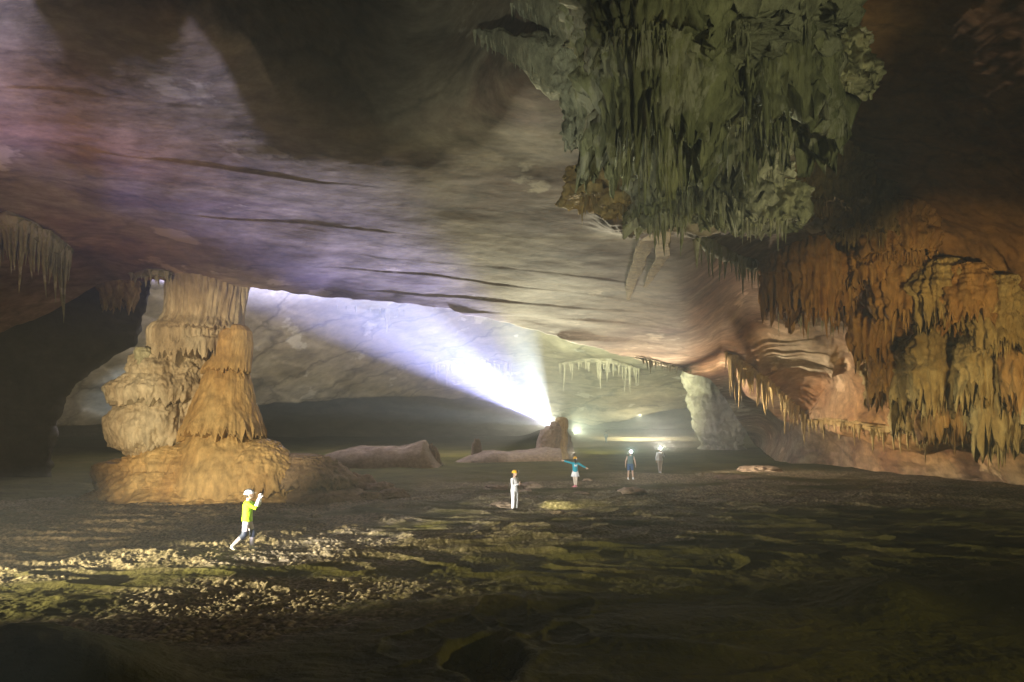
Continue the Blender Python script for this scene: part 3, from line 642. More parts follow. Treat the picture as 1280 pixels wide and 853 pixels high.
hung_mass('dripstone_mass', 'brown dripstone step just above the domed drapery on the right wall', 'stalactite mass', 1125, 252, 330, 64, 137, M['drape'], k=19, n_st=30, st_len=(.4, 1.0), d=30, pocket=.6)
# pale crusted arm reaching left
def arm(name, label, pts, dia, seed, mat):
    P3 = [at(px, py, min(d_, hit(px, py).y - .35)) for px, py, d_ in pts]
    t = thing(name, label, 'rock spur', P3[0])
    sc_ = P3[0].y / 30; dia = [v_ * sc_ for v_ in dia]
    n = 90; q = np.linspace(0, len(P3) - 1, n)
    A = np.array([tuple(p) for p in P3]); path = np.stack([np.interp(q, np.arange(len(P3)), A[:, i]) for i in range(3)], 1)
    path[:, 2] += .25 * fbm(q * 1.3, q * 0, q * 0 + seed, 3)
    nth = 36; th = np.linspace(0, 2 * np.pi, nth, endpoint=False)
    T, I = np.meshgrid(th, np.arange(n)); tt = q[I] / (len(P3) - 1)
    r = np.interp(tt, np.linspace(0, 1, len(dia)), dia)
    r = r * np.minimum(1, np.minimum(tt, 1 - tt) * 14 + .05)
    X = path[I, 0]; Y = path[I, 1]; Zz = path[I, 2]
    rr = r * (1 + .7 * fbm(X * 1.1 + np.cos(T), Y + np.sin(T), Zz * 1.1, 5) + .25 * ridged(X * 2, np.cos(T) * 2, np.sin(T) * 2, 3))
    V = np.stack([X, Y + rr * np.cos(T), Zz + rr * np.sin(T)], -1) - np.array(P3[0])
    link('crusted_ridge', mesh_from('crusted_ridge', V, grid_faces(n, nth, True)), mat, t)
    rn = random.Random(seed)
    spots = []
    for i in range(70):
        f = rn.random(); j = int(f * (n - 1)); p = path[j] - np.array(P3[0]); rad = np.interp(f, np.linspace(0, 1, len(dia)), dia)
        l = sc_ * rn.uniform(.25, .9); rs_ = sc_ * rn.uniform(.03, .07)
        V2, F2 = stal_data(l, rs_, rn, 6, 5)
        o = link('stalactite', pydata('stalactite', V2, F2), mat, t); o.location = (p[0], p[1] + rn.uniform(-.8, .2) * rad, p[2] - .3 * rad)
    return t
arm('rock_spur', 'pale crusted rock arm reaching left from the curtain under the dark ceiling hollow', [(592, 38, 33), (625, 52, 31.5), (660, 72, 30.5), (700, 82, 30), (735, 92, 29.6)], [.12, .32, .5, .75, .9, .9], 31, M['pale'])
arm('rock_spur', 'upper pale crusted rock arm curving down to the curtain from the top edge', [(640, 5, 31), (680, 14, 30.5), (715, 35, 30), (738, 60, 29.8), (752, 90, 29.5)], [.35, .5, .7, .8, .7], 32, M['pale'])

# hooked pink strands under the dark curtain
for (pts, dia, lab, sd) in (([(822, 275, 30.5), (808, 300, 30.5), (797, 332, 30.5), (788, 356, 30.5), (785, 376, 30.5)], [.35, .42, .40, .32, .12], 'pinkish hooked rock strand hanging left of the smooth rock face', 33),
                            ([(830, 285, 30), (828, 322, 30), (815, 343, 30), (806, 360, 30)], [.3, .35, .28, .1], 'short bent pinkish strand beside the hooked one', 34)):
    sk = [min(d_, (hit(px, py) or at(0, 0, 60)).y - .3) for px, py, d_ in pts]; dia = [v_ * sk[0] / 30.5 for v_ in dia]
    P3 = [at(p[0], p[1], k_) for p, k_ in zip(pts, sk)]; n = 60; q = np.linspace(0, len(P3) - 1, n)
    A = np.array([tuple(p) for p in P3]); path = np.stack([np.interp(q, np.arange(len(P3)), A[:, i]) for i in range(3)], 1)
    nth = 24; T, I = np.meshgrid(np.linspace(0, 2 * np.pi, nth, endpoint=False), np.arange(n)); tt = q[I] / (len(P3) - 1)
    r = np.interp(tt, np.linspace(0, 1, len(dia)), dia); X, Y, Zz = (path[I, i] for i in range(3))
    rr = r * (1 + .6 * fbm(X * 1.2 + np.cos(T), Y + np.sin(T), Zz * 1.2, 4)); rr[-1] = .01; rr[0] = .01
    V = np.stack([X + rr * np.cos(T), Y + rr * np.sin(T), Zz], -1) - np.array(P3[0])
    o = link('rock_strand', mesh_from('rock_strand', V, grid_faces(n, nth, True)), M['ochre']); o.location = P3[0]
    tag(o, lab, 'rock strand')

# ------------------------------------------------------------------ draperies on the right wall
def drapery(label, px, ptop, pbot, wpx, seed, mat, k=14, group=None, off=-.6, drip=.4, taper=.85, flute=.18, depth=.45, pocket=.1):
    h = hit(px, (ptop + pbot) / 2)
    if h is None: return
    dd = h.y + off; s = dd / F
    t = thing('flowstone_drapery', label, 'flowstone drapery', at(px, ptop, dd), 0, group)
    w, hh = wpx * s, (pbot - ptop) * s; rn = random.Random(seed)
    link('folded_sheet', drapery_mesh('folded_sheet', w, hh, w * depth, seed, k=k, drip=drip, taper=taper, flute=flute * 1.5, rough=.38, pocket=pocket * 1.8, dome=rn.uniform(.45, .8)), mat, t)
    for i in range(14):
        a = rn.uniform(math.pi, 2 * math.pi); l = hh * rn.uniform(.25, .65)
        V, Fs = stal_data(l, w * rn.uniform(.03, .08), rn, 9, 8)
        o = link('stalactite', pydata('stalactite', V, Fs), mat, t)
        f = rn.uniform(.5, .85); o.location = (w / 2 * f * math.cos(a), w * depth * f * math.sin(a), -hh * rn.uniform(.5, .8))
    return t
drapery('tall orange fluted drapery with deep folds, tallest on the right wall', 1020, 268, 392, 66, 41, M['drape'], k=20, off=-1.3, drip=.3)
drapery('orange fluted drapery of thin folds left of the tallest one', 982, 285, 372, 44, 42, M['drape'], k=18, off=-1.0, drip=.5)
drapery('broad domed brown drapery right of the tallest orange one', 1132, 312, 400, 66, 43, M['drape'], k=16, off=-.9, drip=.25)
drapery('narrow hanging brown drapery below and left of the domed one', 1086, 352, 440, 34, 44, M['drape'], k=12, off=-.9)
drapery('small brown drapery tucked between the tallest and the domed one', 1062, 322, 372, 28, 45, M['drape'], k=10, off=-.8)
drapery('short folded drapery above the narrow hanging one', 1090, 300, 350, 46, 46, M['drape'], k=14, off=-.6)
rnd = random.Random(11)
spots = [(1120, 395, 480, 44), (1150, 415, 505, 40), (1180, 380, 470, 46), (1205, 420, 520, 44), (1232, 400, 480, 40), (1262, 430, 520, 46), (1285, 380, 470, 50), (1105, 440, 500, 34), (1140, 470, 530, 36),
         (1172, 480, 545, 34), (1240, 480, 540, 44), (1278, 490, 545, 40), (1210, 350, 410, 50), (1255, 350, 420, 44), (1170, 345, 395, 40), (1195, 445, 500, 26), (1222, 460, 530, 26), (1300, 440, 520, 40)]
for i, (px, a, b_, w) in enumerate(spots):
    drapery('small ochre drapery in the crowded tiers of the dark right wall', px + rnd.uniform(-8, 8), a + rnd.uniform(-34, 14), b_ + rnd.uniform(-12, 16), w * rnd.uniform(.75, 1.15), 60 + i, M['ochre'] if i % 3 else M['drape'], k=rnd.randint(10, 18),
            group='draperies tiered on the right wall', off=rnd.uniform(-1.3, -.1), drip=rnd.uniform(.3, .7), taper=rnd.uniform(.6, .95), pocket=.25)

# rows of thin stalactites: each row a thing with its ledge and stalactites
def fringe(name, label, pts, n, lens, rads, mat, seed, group=None, lead=.3, body=.25, bvh=None, off=-.15, stuff=0):
    """a row of stalactites under a crusted ledge; pts are sightings on the rock along the ledge"""
    m_ = 60; q = np.linspace(0, len(pts) - 1, m_); A2 = np.array(pts, float)
    P3 = []; dl = None
    for a in q:
        px, py = np.interp(a, np.arange(len(pts)), A2[:, 0]), np.interp(a, np.arange(len(pts)), A2[:, 1])
        h = hit(px, py - 2, bvh)
        if h is None or (dl and abs(h.y - dl) > 4): h = at(px, py, dl or 52)
        dl = h.y if dl is None else .7 * dl + .3 * h.y
        h = at(px, py, h.y); P3.append(h + (EYE - h).normalized() * -off)
    o0 = P3[0]
    t = thing(name, label, 'stalactite row', o0, 0, group)
    path = np.array([tuple(p) for p in P3]) - np.array(o0)
    q = q / (len(pts) - 1) * (len(pts) - 1)
    nth = 20; T, I = np.meshgrid(np.linspace(0, 2 * np.pi, nth, endpoint=False), np.arange(m_)); tt = q[I] / (len(pts) - 1)
    r = .7 * body * np.minimum(1, np.minimum(tt, 1 - tt) * 8 + .03); X, Y, Zz = (path[I, i] for i in range(3))
    r = r * np.clip(1 + .8 * fbm(X * .9 + seed, Y * .9, Zz + np.cos(T), 4), .3, 1.6)
    link('crusted_ledge', mesh_from('crusted_ledge', np.stack([X, Y + 1.3 * r * np.cos(T), Zz + r * np.sin(T)], -1), grid_faces(m_, nth, True)), mat, t)
    rn = random.Random(seed)
    for i in range(n):
        j = int(rn.random() * (m_ - 1)); p = path[j]
        l = rn.uniform(*lens) * (.5 + rn.random() ** 2); rr = rn.uniform(*rads)
        V, Fs = stal_data(l + .1, rr, rn, 8, 7)
        o = link('stalactite', pydata('stalactite', V, Fs), mat, t); o.location = (p[0] + rn.uniform(-.1, .1), p[1] + rn.uniform(-.3, .2), p[2] + .05)
fringe('stalactite_row', 'pale yellow icicle row under the wall ledge above the lit alcove', [(905, 440), (935, 460), (960, 478), (985, 500), (1005, 520)], 70, (.9, 2.4), (.08, .18), M['ochre'], 72, body=.35)
fringe('stalactite_row', 'yellowish drip row low on the wall over the dark floor edge', [(1010, 525), (1050, 528), (1095, 535), (1150, 540), (1190, 545)], 70, (.5, 1.4), (.06, .15), M['ochre'], 73, body=.3)
fringe('stalactite_row', 'greenish drip row on the smooth rock left of the orange drapery', [(870, 298), (900, 315), (935, 330), (960, 335)], 50, (.4, 1.3), (.04, .1), M['chandelier'], 74, body=.35)
fringe('stalactite_row', 'green and white stalactite row under the tallest orange drapery', [(975, 372), (1000, 388), (1030, 385), (1060, 400)], 55, (.6, 1.6), (.04, .1), M['pale'], 75, body=.35, off=-1.0)
fringe('stalactite_row', 'ragged stalactite row on a slanting ledge below the narrow drapery', [(1060, 425), (1090, 445), (1125, 465), (1160, 480)], 50, (.5, 1.5), (.05, .12), M['ochre'], 76, body=.3, off=-.5)
fringe('stalactite_row', 'bright ochre drip row at the foot of the crowded draperies', [(1140, 500), (1180, 520), (1220, 515), (1260, 525)], 60, (.5, 1.5), (.05, .13), M['ochre'], 77, body=.4, off=-.6)
fringe('stalactite_row', 'short stalactite row along the low ceiling lip right of the torch', [(790, 446), (830, 456), (865, 464)], 30, (.2, .6), (.04, .08), M['pale'], 79, body=.12)
fringe('stalactite_row', 'hanging stalactites on the far ceiling in the bright beam', [(540, 455), (570, 452), (600, 450), (640, 455)], 40, (.8, 3.2), (.1, .25), M['far'], 81, body=.5, bvh=rear_bvh)
fringe('stalactite_row', 'stalactite row on the far ceiling right of the beam', [(700, 455), (730, 450), (765, 452), (800, 462)], 40, (.8, 3.0), (.1, .25), M['far'], 82, body=.5, bvh=rear_bvh)
fringe('stalactite_row', 'dark olive dripstone row hanging at the left frame edge', [(-20, 285), (20, 275), (55, 290), (85, 315)], 90, (.9, 2.4), (.06, .15), M['chandelier'], 83, body=.7, off=-.3)
fringe('stalactite_row', 'short dripstone fringe on the pale ledge above the column', [(165, 345), (190, 340), (215, 343)], 30, (.2, .6), (.04, .1), M['chandelier'], 84, body=.25)

# single stalactites on the lip, dark against the beam
rnd = random.Random(3)
for (px, py, l, r, lab, grp) in [(484, 374, 1.7, .24, 'thickest long purple stalactite hanging dark against the beam', None),
                            (475, 373, .7, .08, 'thin stalactite just left of the thickest purple one', None), (497, 374, .6, .08, 'stalactite just right of the thickest purple one', None),
                            (505, 375, .45, .09, 'small stalactites in line on the ceiling lip near the beam', 'small lip stalactites'), (463, 372, .4, .08, 'small stalactites in line on the ceiling lip near the beam', 'small lip stalactites'),
                            (445, 371, .5, .09, 'small stalactites in line on the ceiling lip near the beam', 'small lip stalactites'), (433, 370, .3, .06, 'small stalactites in line on the ceiling lip near the beam', 'small lip stalactites'),
                            (421, 369, .35, .07, 'small stalactites in line on the ceiling lip near the beam', 'small lip stalactites')]:
    V, Fs = stal_data(1.6 * l + .9, 2 * r, rnd, 12, 12, .02, False)
    V = [(x, y, z + .9) for x, y, z in V]
    h = hit(px, py + 13, rear_bvh)
    o = link('stalactite', pydata('stalactite', V, Fs), M['greyrock']); o.location = h
    tag(o, lab, 'stalactite', grp)

# small ochre rock hanging under the left ledge
o = link('hanging_rock', drapery_mesh('hanging_rock', 1.6, 1.35, .5, 91, k=9, drip=.7, taper=.5, rough=.3, pocket=.3), M['ochre']); o.location = at(146, 346, 33.5)
tag(o, 'small ochre rock hanging under the pale ledge left of the great column', 'hanging rock')

# ------------------------------------------------------------------ rock pillar by the tunnel mouth
DP = 74.0; SP = DP / F; pb = on_floor(895, DP)
pr = [(H - (y_ - HY) * SP - pb.z, (r_ - l_) / 2 * SP, (r_ - l_) / 2 * SP * .9, ((l_ + r_) / 2 - 895) * SP, 0, 0) for (y_, l_, r_) in
      ((440, 850, 935), (465, 862, 922), (490, 866, 918), (515, 868, 920), (535, 872, 924), (548, 876, 922), (556, 882, 918), (562, 880, 922))]
o = link('rock_pillar', rock_mesh('rock_pillar', pr, 51, nth=130, nz=110, flute=.15, k=9, rough=.9, rs=.35, pocket=.4), M['greyrock']); o.location = pb
tag(o, 'thick grey rock pillar standing before the dark tunnel mouth', 'rock pillar')

# ------------------------------------------------------------------ broken stalagmite before the torch, and low mounds
DB = 60.0; SB = DB / F; bb = on_floor(700, DB)
st = thing('broken_stalagmite', 'broken brown stalagmite with a tall knobbed pinnacle hiding the torch', 'stalagmite', bb)
def rb(y_, l_, r_, dep=.9, cy=0, dr=0): return (H - (y_ - HY) * SB - bb.z, (r_ - l_) / 2 * SB, (r_ - l_) / 2 * SB * dep, ((l_ + r_) / 2 - 700) * SB, cy, dr)
link('pinnacle', rock_mesh('pinnacle', [rb(521.5, 699, 704), rb(523, 697, 707), rb(526, 696, 709), rb(530, 697, 709), rb(540, 698, 708), rb(555, 697.5, 708.5), rb(570, 696, 709), rb(582, 694, 712)], 52, nth=80, nz=90, flute=.03, k=9, rough=.12, rs=2.0, pocket=.10), M['ochre'], st)
link('stepped_shoulder', rock_mesh('stepped_shoulder', [rb(527, 690, 695), rb(528, 688.5, 698), rb(532, 688, 702), rb(533, 683, 702), rb(537, 681, 702), rb(537.5, 677, 702), rb(541, 676, 702), rb(555, 672, 700), rb(582, 664, 702)], 53, nth=90, nz=100, flute=.05, k=14, rough=.14, rs=1.6, pocket=.10), M['mound'], st)
link('rear_shoulder', rock_mesh('rear_shoulder', [rb(540, 700, 709, .8, .6), rb(546, 700, 714, .8, .6), rb(560, 700, 717, .8, .6), rb(582, 698, 722, .8, .6)], 54, nth=60, nz=50, flute=.04, k=10, rough=.15, rs=1.5), M['greyrock'], st)
def mound(name, label, cat, px, d, wx, wy, h, seed, mat, amp=.18, group=None, sink=.15, ridge=.1, n=56):
    p = on_floor(px, d)
    o = link(name, blob_mesh(name, wx / 2, wy / 2, h, seed, amp, 1.6, n, ridge), mat); o.location = p - Vector((0, 0, h * sink))
    return tag(o, label, cat, group)
def bank(label, px0, px1, d, prof, seed, depth=2.6):
    """a long low mud bank: a real ridge with a height profile along its length"""
    x0, x1 = (px0 - HX) / F * d, (px1 - HX) / F * d
    u = np.linspace(0, 1, 160); v = np.linspace(-1, 1, 44)
    U, Vv = np.meshgrid(u, v)
    X = x0 + (x1 - x0) * U; Y = d + depth * Vv
    hh = np.interp(U, np.linspace(0, 1, len(prof)), prof)
    Zz = hh * np.clip(1 - np.abs(Vv) ** 2.6, 0, 1) ** .6 * (1 + .25 * fbm(X * .5, Y * .5, X * 0 + seed, 4)) + .08 * fbm(X * 1.5, Y * 1.5, X * 0 + seed, 4) - .15
    o = link('mud_bank', mesh_from('mud_bank', np.stack([X - (x0 + x1) / 2, Y - d, Zz], -1), grid_faces(*X.shape)), M['mound'])
    o.location = ((x0 + x1) / 2, d, float(floor_z(np.array([(x0 + x1) / 2]), np.array([d]))[0]))
    return tag(o, label, 'mud bank')
bank('long low mud bank running left from the broken stalagmite', 568, 700, 59, [0, .5, .9, 1.1, .9, 1.0, 1.1, 1.3, 1.2], 61.)
bank('low mud bank with a blunt right end between column and torch', 385, 552, 52, [.2, .9, 1.4, 1.6, 1.7, 1.7, 1.8, 2.0, .2], 62.)
mound('boulder', 'upright boulder on the blunt end of the mud bank', 'boulder', 541, 52, 1.2, 1.4, 1.9, 63, M['mound'], .2)
mound('boulder', 'boulder nearest the stalagmite bank, sitting on its left half', 'boulder', 596, 59, 1.0, 1.0, 2.0, 64, M['mound'], .25)
mound('mud_mound', 'broad pale mud mound at the right foot of the great column', 'mud mound', 402, 30.5, 4.2, 3.4, .75, 65, M['mound'], .14)
mound('mud_mound', 'small pointed pale mound just before the broad mud mound', 'mud mound', 415, 28.8, 1.2, 1.0, .45, 66, M['mound'], .15)
mound('boulder', 'pale rounded boulders strewn right of the great column', 'boulder', 462, 30.0, 1.3, 1.0, .42, 67, M['mound'], .25, 'boulders by the column')
mound('boulder', 'pale rounded boulders strewn right of the great column', 'boulder', 492, 30.6, 1.5, 1.1, .38, 68, M['mound'], .25, 'boulders by the column')
mound('boulder', 'pale rounded boulders strewn right of the great column', 'boulder', 447, 35.0, 2.0, 1.4, .95, 69, M['mound'], .25, 'boulders by the column')
mound('boulder', 'pale rounded boulders strewn right of the great column', 'boulder', 475, 34.0, 1.6, 1.2, .5, 70, M['mound'], .25, 'boulders by the column')
for i, (px, py, w, h) in enumerate([(620, 612, 1.3, .20), (662, 610, 1.5, .30), (655, 616, 1.0, .14), (630, 632, 1.1, .2), (735, 602, .7, .18), (790, 617, 1.3, .22), (725, 618, .9, .14), (950, 589, 3.0, .35), (917, 598, 2.2, .22), (700, 640, .7, .1)]):
    d = H * F / (py - HY)
    mound('flat_stone', 'pale flat stones lying on the mud around the people', 'stone', px, d, w, w * 1.2, h, 80 + i, M['mound'], .35, 'flat stones on the mud', n=36)

# ------------------------------------------------------------------ people
def tube(V, Fs, pts, rad, n=12, ref=(0, 1, 0), flat=None):
    """tapered tube through pts with elliptical rings; rad: radii or (along ref, across) pairs"""
    pts = [Vector(p) for p in pts]; base = len(V); m_ = len(pts)
    for i, p in enumerate(pts):
        t = (pts[min(i + 1, m_ - 1)] - pts[max(i - 1, 0)]).normalized()
        a = Vector(ref); a = (a - t * a.dot(t))
        if a.length < .05: a = Vector((1, 0, 0)) - t * t.x
        a.normalize(); c = t.cross(a)
        ra, rc = rad[i] if isinstance(rad[i], tuple) else (rad[i], rad[i])
        for j in range(n):
            an = 2 * math.pi * j / n
            V.append(tuple(p + a * ra * math.cos(an) + c * rc * math.sin(an)))
    for i in range(m_ - 1):
        for j in range(n):
            Fs.append((base + i * n + j, base + i * n + (j + 1) % n, base + (i + 1) * n + (j + 1) % n, base + (i + 1) * n + j))
    Fs.append(tuple(base + j for j in range(n))[::-1]); Fs.append(tuple(base + (m_ - 1) * n + j for j in range(n)))

def ball(V, Fs, c, rx, ry, rz, n=14, m_=9, rot=None):
    base = len(V)
    for i in range(m_ + 1):
        ph = math.pi * (.02 + .96 * i / m_)
        for j in range(n):
            th = 2 * math.pi * j / n
            v = Vector((rx * math.sin(ph) * math.cos(th), ry * math.sin(ph) * math.sin(th), rz * math.cos(ph)))
            if rot: v = rot @ v
            V.append(tuple(Vector(c) + v))
    for i in range(m_):
        for j in range(n):
            Fs.append((base + i * n + j, base + (i + 1) * n + j, base + (i + 1) * n + (j + 1) % n, base + i * n + (j + 1) % n))
    Fs.append(tuple(base + j for j in range(n))); Fs.append(tuple(base + m_ * n + j for j in range(n))[::-1])

def fused(name, V, Fs, voxel=.012, smooth=4):
    """weld overlapping closed shells into one continuous skin"""
    me = bpy.data.meshes.new(name); me.from_pydata(V, [], Fs); me.update()
    bm = bmesh.new(); bm.from_mesh(me); bmesh.ops.recalc_face_normals(bm, faces=bm.faces); bm.to_mesh(me); bm.free()
    o = bpy.data.objects.new(name, me); C.objects.link(o)
    r = o.modifiers.new('r', 'REMESH'); r.mode = 'VOXEL'; r.voxel_size = voxel
    s = o.modifiers.new('s', 'SMOOTH'); s.factor = .5; s.iterations = smooth
    dg = bpy.context.evaluated_depsgraph_get(); out = bpy.data.meshes.new_from_object(o.evaluated_get(dg)); out.name = name
    bpy.data.objects.remove(o); bpy.data.meshes.remove(me)
    out.polygons.foreach_set('use_smooth', np.ones(len(out.polygons), bool))
    return out

def lerp(a, b, t): return tuple(Vector(a).lerp(Vector(b), t))

def hand(V, Fs, wrist, direction, palm_n, curl=.35, side=1):
    """palm and five fingers; direction along the hand, palm_n out of the palm, side: thumb side sign"""
    d = Vector(direction).normalized(); n = Vector(palm_n); n = (n - d * n.dot(d)).normalized(); s = d.cross(n) * side
    w = Vector(wrist)
    tube(V, Fs, [w - d * .02, w + d * .03, w + d * .07, w + d * .095], [(.024, .018), (.036, .016), (.041, .015), (.038, .012)], 10, s)
    for i, (off, l) in enumerate(((.030, .070), (.010, .080), (-.010, .074), (-.029, .058))):
        b = w + d * .085 + s * off; pts = [b - d * .02, b]; ang = 0.0; p = b
        for sg in (.45, .32, .23):
            ang += curl
            p = p + (d * math.cos(ang) + n * math.sin(ang)) * l * sg; pts.append(p)
        tube(V, Fs, pts, [.0095, .0095, .009, .0082, .0065], 8, s)
    b = w + d * .03 + s * .030
    tube(V, Fs, [b - s * .015, b + (s * .8 + d * .6) * .03, b + (s * .75 + d * .9 + n * .25) * .055, b + (s * .6 + d * 1.1 + n * .5) * .075], [.013, .012, .011, .008], 8, n)

def make_person(label, loc, rz, pose, height=1.7, group=None):
    """local axes: faces +X, left is +Y. pose: joints in metres for a 1.7 m body"""
    t = thing('person', label, 'person', loc, rz, group)
    k = height / 1.7; t.scale = (k, k, k)
    J = pose; V, Fs = [], []
    lean = J.get('lean', 0.0)
    hipc = Vector(J.get('hip', (0, 0, .90)))
    def up(z, x=0.0, y=0.0): return hipc + Vector((x + lean * z, y, z))
    tw = J.get('slim', 1.0)
    # torso, neck
    torso_p = [up(-.07), up(.02), up(.12), up(.24), up(.36), up(.45), up(.50)]
    torso_r = [(.135 * tw, .10), (.165 * tw, .115), (.142 * tw, .10), (.150 * tw, .108), (.175 * tw, .112), (.155 * tw, .085), (.06, .055)]
    tube(V, Fs, torso_p, torso_r, 18)
    head = up(.665, .015); nod = J.get('nod', 0.0); rotm = Matrix.Rotation(nod, 3, 'Y') @ Matrix.Rotation(J.get('turn', 0.0), 3, 'Z')
    tube(V, Fs, [up(.46), up(.52), up(.58)], [.062, .053, .055], 12)
    def hp(x, y, z): return head + rotm @ Vector((x, y, z))
    ball(V, Fs, head, .098, .078, .118, 18, 12, rotm); ball(V, Fs, hp(.028, 0, -.07), .066, .056, .058, 14, 8, rotm)
    ball(V, Fs, hp(.098, 0, -.015), .022, .015, .026, 10, 6, rotm); ball(V, Fs, hp(.082, 0, -.065), .014, .026, .010, 10, 6, rotm); ball(V, Fs, hp(.070, 0, .035), .022, .05, .014, 10, 6, rotm)
    for s in (1, -1): ball(V, Fs, hp(-.002, s * .080, -.01), .020, .012, .030, 10, 6, rotm)
    sh = {s: up(.435, 0, s * .175 * (.5 + .5 * tw)) for s in (1, -1)}
    for s, nm in ((1, 'l'), (-1, 'r')):
        el, wr = J['elbow_' + nm], J['wrist_' + nm]
        tube(V, Fs, [up(.425, 0, s * .10), sh[s], lerp(sh[s], el, .35), lerp(sh[s], el, .75), el, lerp(el, wr, .3), lerp(el, wr, .75), wr], [.050, .055, .049, .042, .040, .041, .031, .025], 12)
        hd = J.get('hand_' + nm, Vector(wr) - Vector(el)); hand(V, Fs, wr, hd, J.get('palm_' + nm, (0, -s, 0)), J.get('curl', .35), s)
        hip = hipc + Vector((0, s * .088, -.04)); kn, an = J['knee_' + nm], J['ankle_' + nm]
        tube(V, Fs, [hip + Vector((0, 0, .07)), hip, lerp(hip, kn, .4), lerp(hip, kn, .8), kn, lerp(kn, an, .3), lerp(kn, an, .75), an], [.085, .090, .078, .060, .055, .058, .040, .036], 14)
        td = Vector(J.get('toe_' + nm, (1, 0, 0))).normalized(); a = Vector(an)
        tube(V, Fs, [a - td * .05 + Vector((0, 0, -.03)), a + Vector((0, 0, -.035)), a + td * .09 + Vector((0, 0, -.055)), a + td * .15 + Vector((0, 0, -.062))], [(.03, .03), (.038, .042), (.042, .024), (.03, .016)], 12)
    link('body', fused('body', V, Fs), M['skin'], t)
    # eyes
    V, Fs = [], []
    for s in (1, -1): ball(V, Fs, hp(.084, s * .031, .010), .010, .013, .008, 8, 6, rotm)
    link('eyes', pydata('eyes', V, Fs), M['black'], t)
    # clothes follow the body a little outside it
    def torso_cloth(name, mat, z0, z1, sleeve=1.0, fat=1.12, flare=0.0):
        V, Fs = [], []
        zs = [z for z in (-.20, -.12, -.07, .02, .12, .24, .36, .45, .49) if z0 <= z <= z1]
        ra = {-.20: (.165, .13), -.12: (.162, .125), -.07: (.16, .12), .02: (.165, .115), .12: (.148, .108), .24: (.152, .11), .36: (.177, .114), .45: (.158, .088), .49: (.075, .066)}
        tube(V, Fs, [up(z) for z in zs], [(ra[z][0] * fat * tw + flare * max(0, -z), ra[z][1] * fat + flare * max(0, -z)) for z in zs], 18)
        for s, nm in ((1, 'l'), (-1, 'r')):
            if sleeve <= 0: continue
            el, wr = Vector(J['elbow_' + nm]), Vector(J['wrist_' + nm])
            pts = [up(.42, 0, s * .09), sh[s], lerp(sh[s], el, .5), el]; rr = [.060, .067, .060, .054]
            if sleeve > .5: pts += [lerp(el, wr, .35), lerp(el, wr, .93)]; rr += [.055, .040]
            tube(V, Fs, pts, rr, 12)
        return link(name, fused(name, V, Fs), mat, t)
    def legs_cloth(name, mat, frac=1.0, fat=1.15, waist=.03):
        V, Fs = [], []
        tube(V, Fs, [up(waist), up(-.03), up(-.09)], [(.168 * fat * tw * .95, .12 * fat), (.168 * fat * tw, .125 * fat), (.14 * fat, .11 * fat)], 18)
        for s, nm in ((1, 'l'), (-1, 'r')):
            hip = hipc + Vector((0, s * .088, -.04)); kn, an = Vector(J['knee_' + nm]), Vector(J['ankle_' + nm])
            pts = [hip + Vector((0, 0, .06)), hip, lerp(hip, kn, .5), lerp(hip, kn, .85)]; rr = [.086 * fat, .092 * fat, .080 * fat, .068 * fat]
            if frac > .5: pts += [kn, lerp(kn, an, .35), lerp(kn, an, .92)]; rr += [.066 * fat, .066 * fat, .054 * fat]
            tube(V, Fs, pts, rr, 14)
        return link(name, fused(name, V, Fs), mat, t)
    def helmet(mat, stripes=None):
        V, Fs = [], []
        base = len(V); n, m_ = 28, 9
        for i in range(m_ + 1):
            ph = math.pi / 2 * i / m_
            for j in range(n):
                th = 2 * math.pi * j / n
                f = 1.0 + .05 * max(0, math.cos(th * 3)) * math.sin(ph) * (1 - i / m_ * .5)
                V.append(tuple(hp(.128 * f * math.sin(ph + .02) * math.cos(th) - .004, .106 * f * math.sin(ph + .02) * math.sin(th), .032 + .115 * math.cos(ph))))
        for j in range(n):     # brim
            th = 2 * math.pi * j / n; b_ = .150 + .035 * max(0, math.cos(th))
            V.append(tuple(hp(b_ * math.cos(th), .120 * math.sin(th), .022)))
        for j in range(n):
            th = 2 * math.pi * j / n; V.append(tuple(hp(.118 * math.cos(th), .096 * math.sin(th), .018)))
        for i in range(m_ + 2):
            for j in range(n): Fs.append((i * n + j, (i + 1) * n + j, (i + 1) * n + (j + 1) % n, i * n + (j + 1) % n))
        h = link('helmet', pydata('helmet', V, Fs), mat, t)
        V, Fs = [], []     # chin strap
        for s in (1, -1): tube(V, Fs, [hp(.01, s * .096, .03), hp(.03, s * .084, -.05), hp(.05, s * .02, -.125)], [.006, .006, .006], 6, (1, 0, 0))
        link('chin_strap', pydata('chin_strap', V, Fs), M['black'], h)
        if stripes:
            V, Fs = [], []
            for y_ in (-.055, .0, .055):
                pts = []
                for i in range(9):
                    a = -1.15 + 2.3 * i / 8; yy = y_ * (.55 + .45 * math.cos(a))
                    pts.append(hp(.133 * math.sin(a) - .004, yy, .034 + .118 * math.cos(a) * math.sqrt(max(.2, 1 - (yy / .115) ** 2))))
                tube(V, Fs, pts, [.009] * 9, 6)
            link('vent_stripes', pydata('vent_stripes', V, Fs), M['black'], h)
        return h
    def headlamp(h, lit):
        V, Fs = [], []
        tube(V, Fs, [hp(.110, 0, .075), hp(.150, 0, .075), hp(.156, 0, .075)], [.030, .074, .072], 16)
        l = link('headlamp', pydata('headlamp', V, Fs), M['black'], h if h else t)
        return hp(.175, 0, .075)
    def lens(parent):
        V, Fs = [], []
        tube(V, Fs, [hp(.1565, 0, .075), hp(.164, 0, .075)], [.070, .060], 16)
        return link('lamp_lens', pydata('lamp_lens', V, Fs), M['lens'], parent)
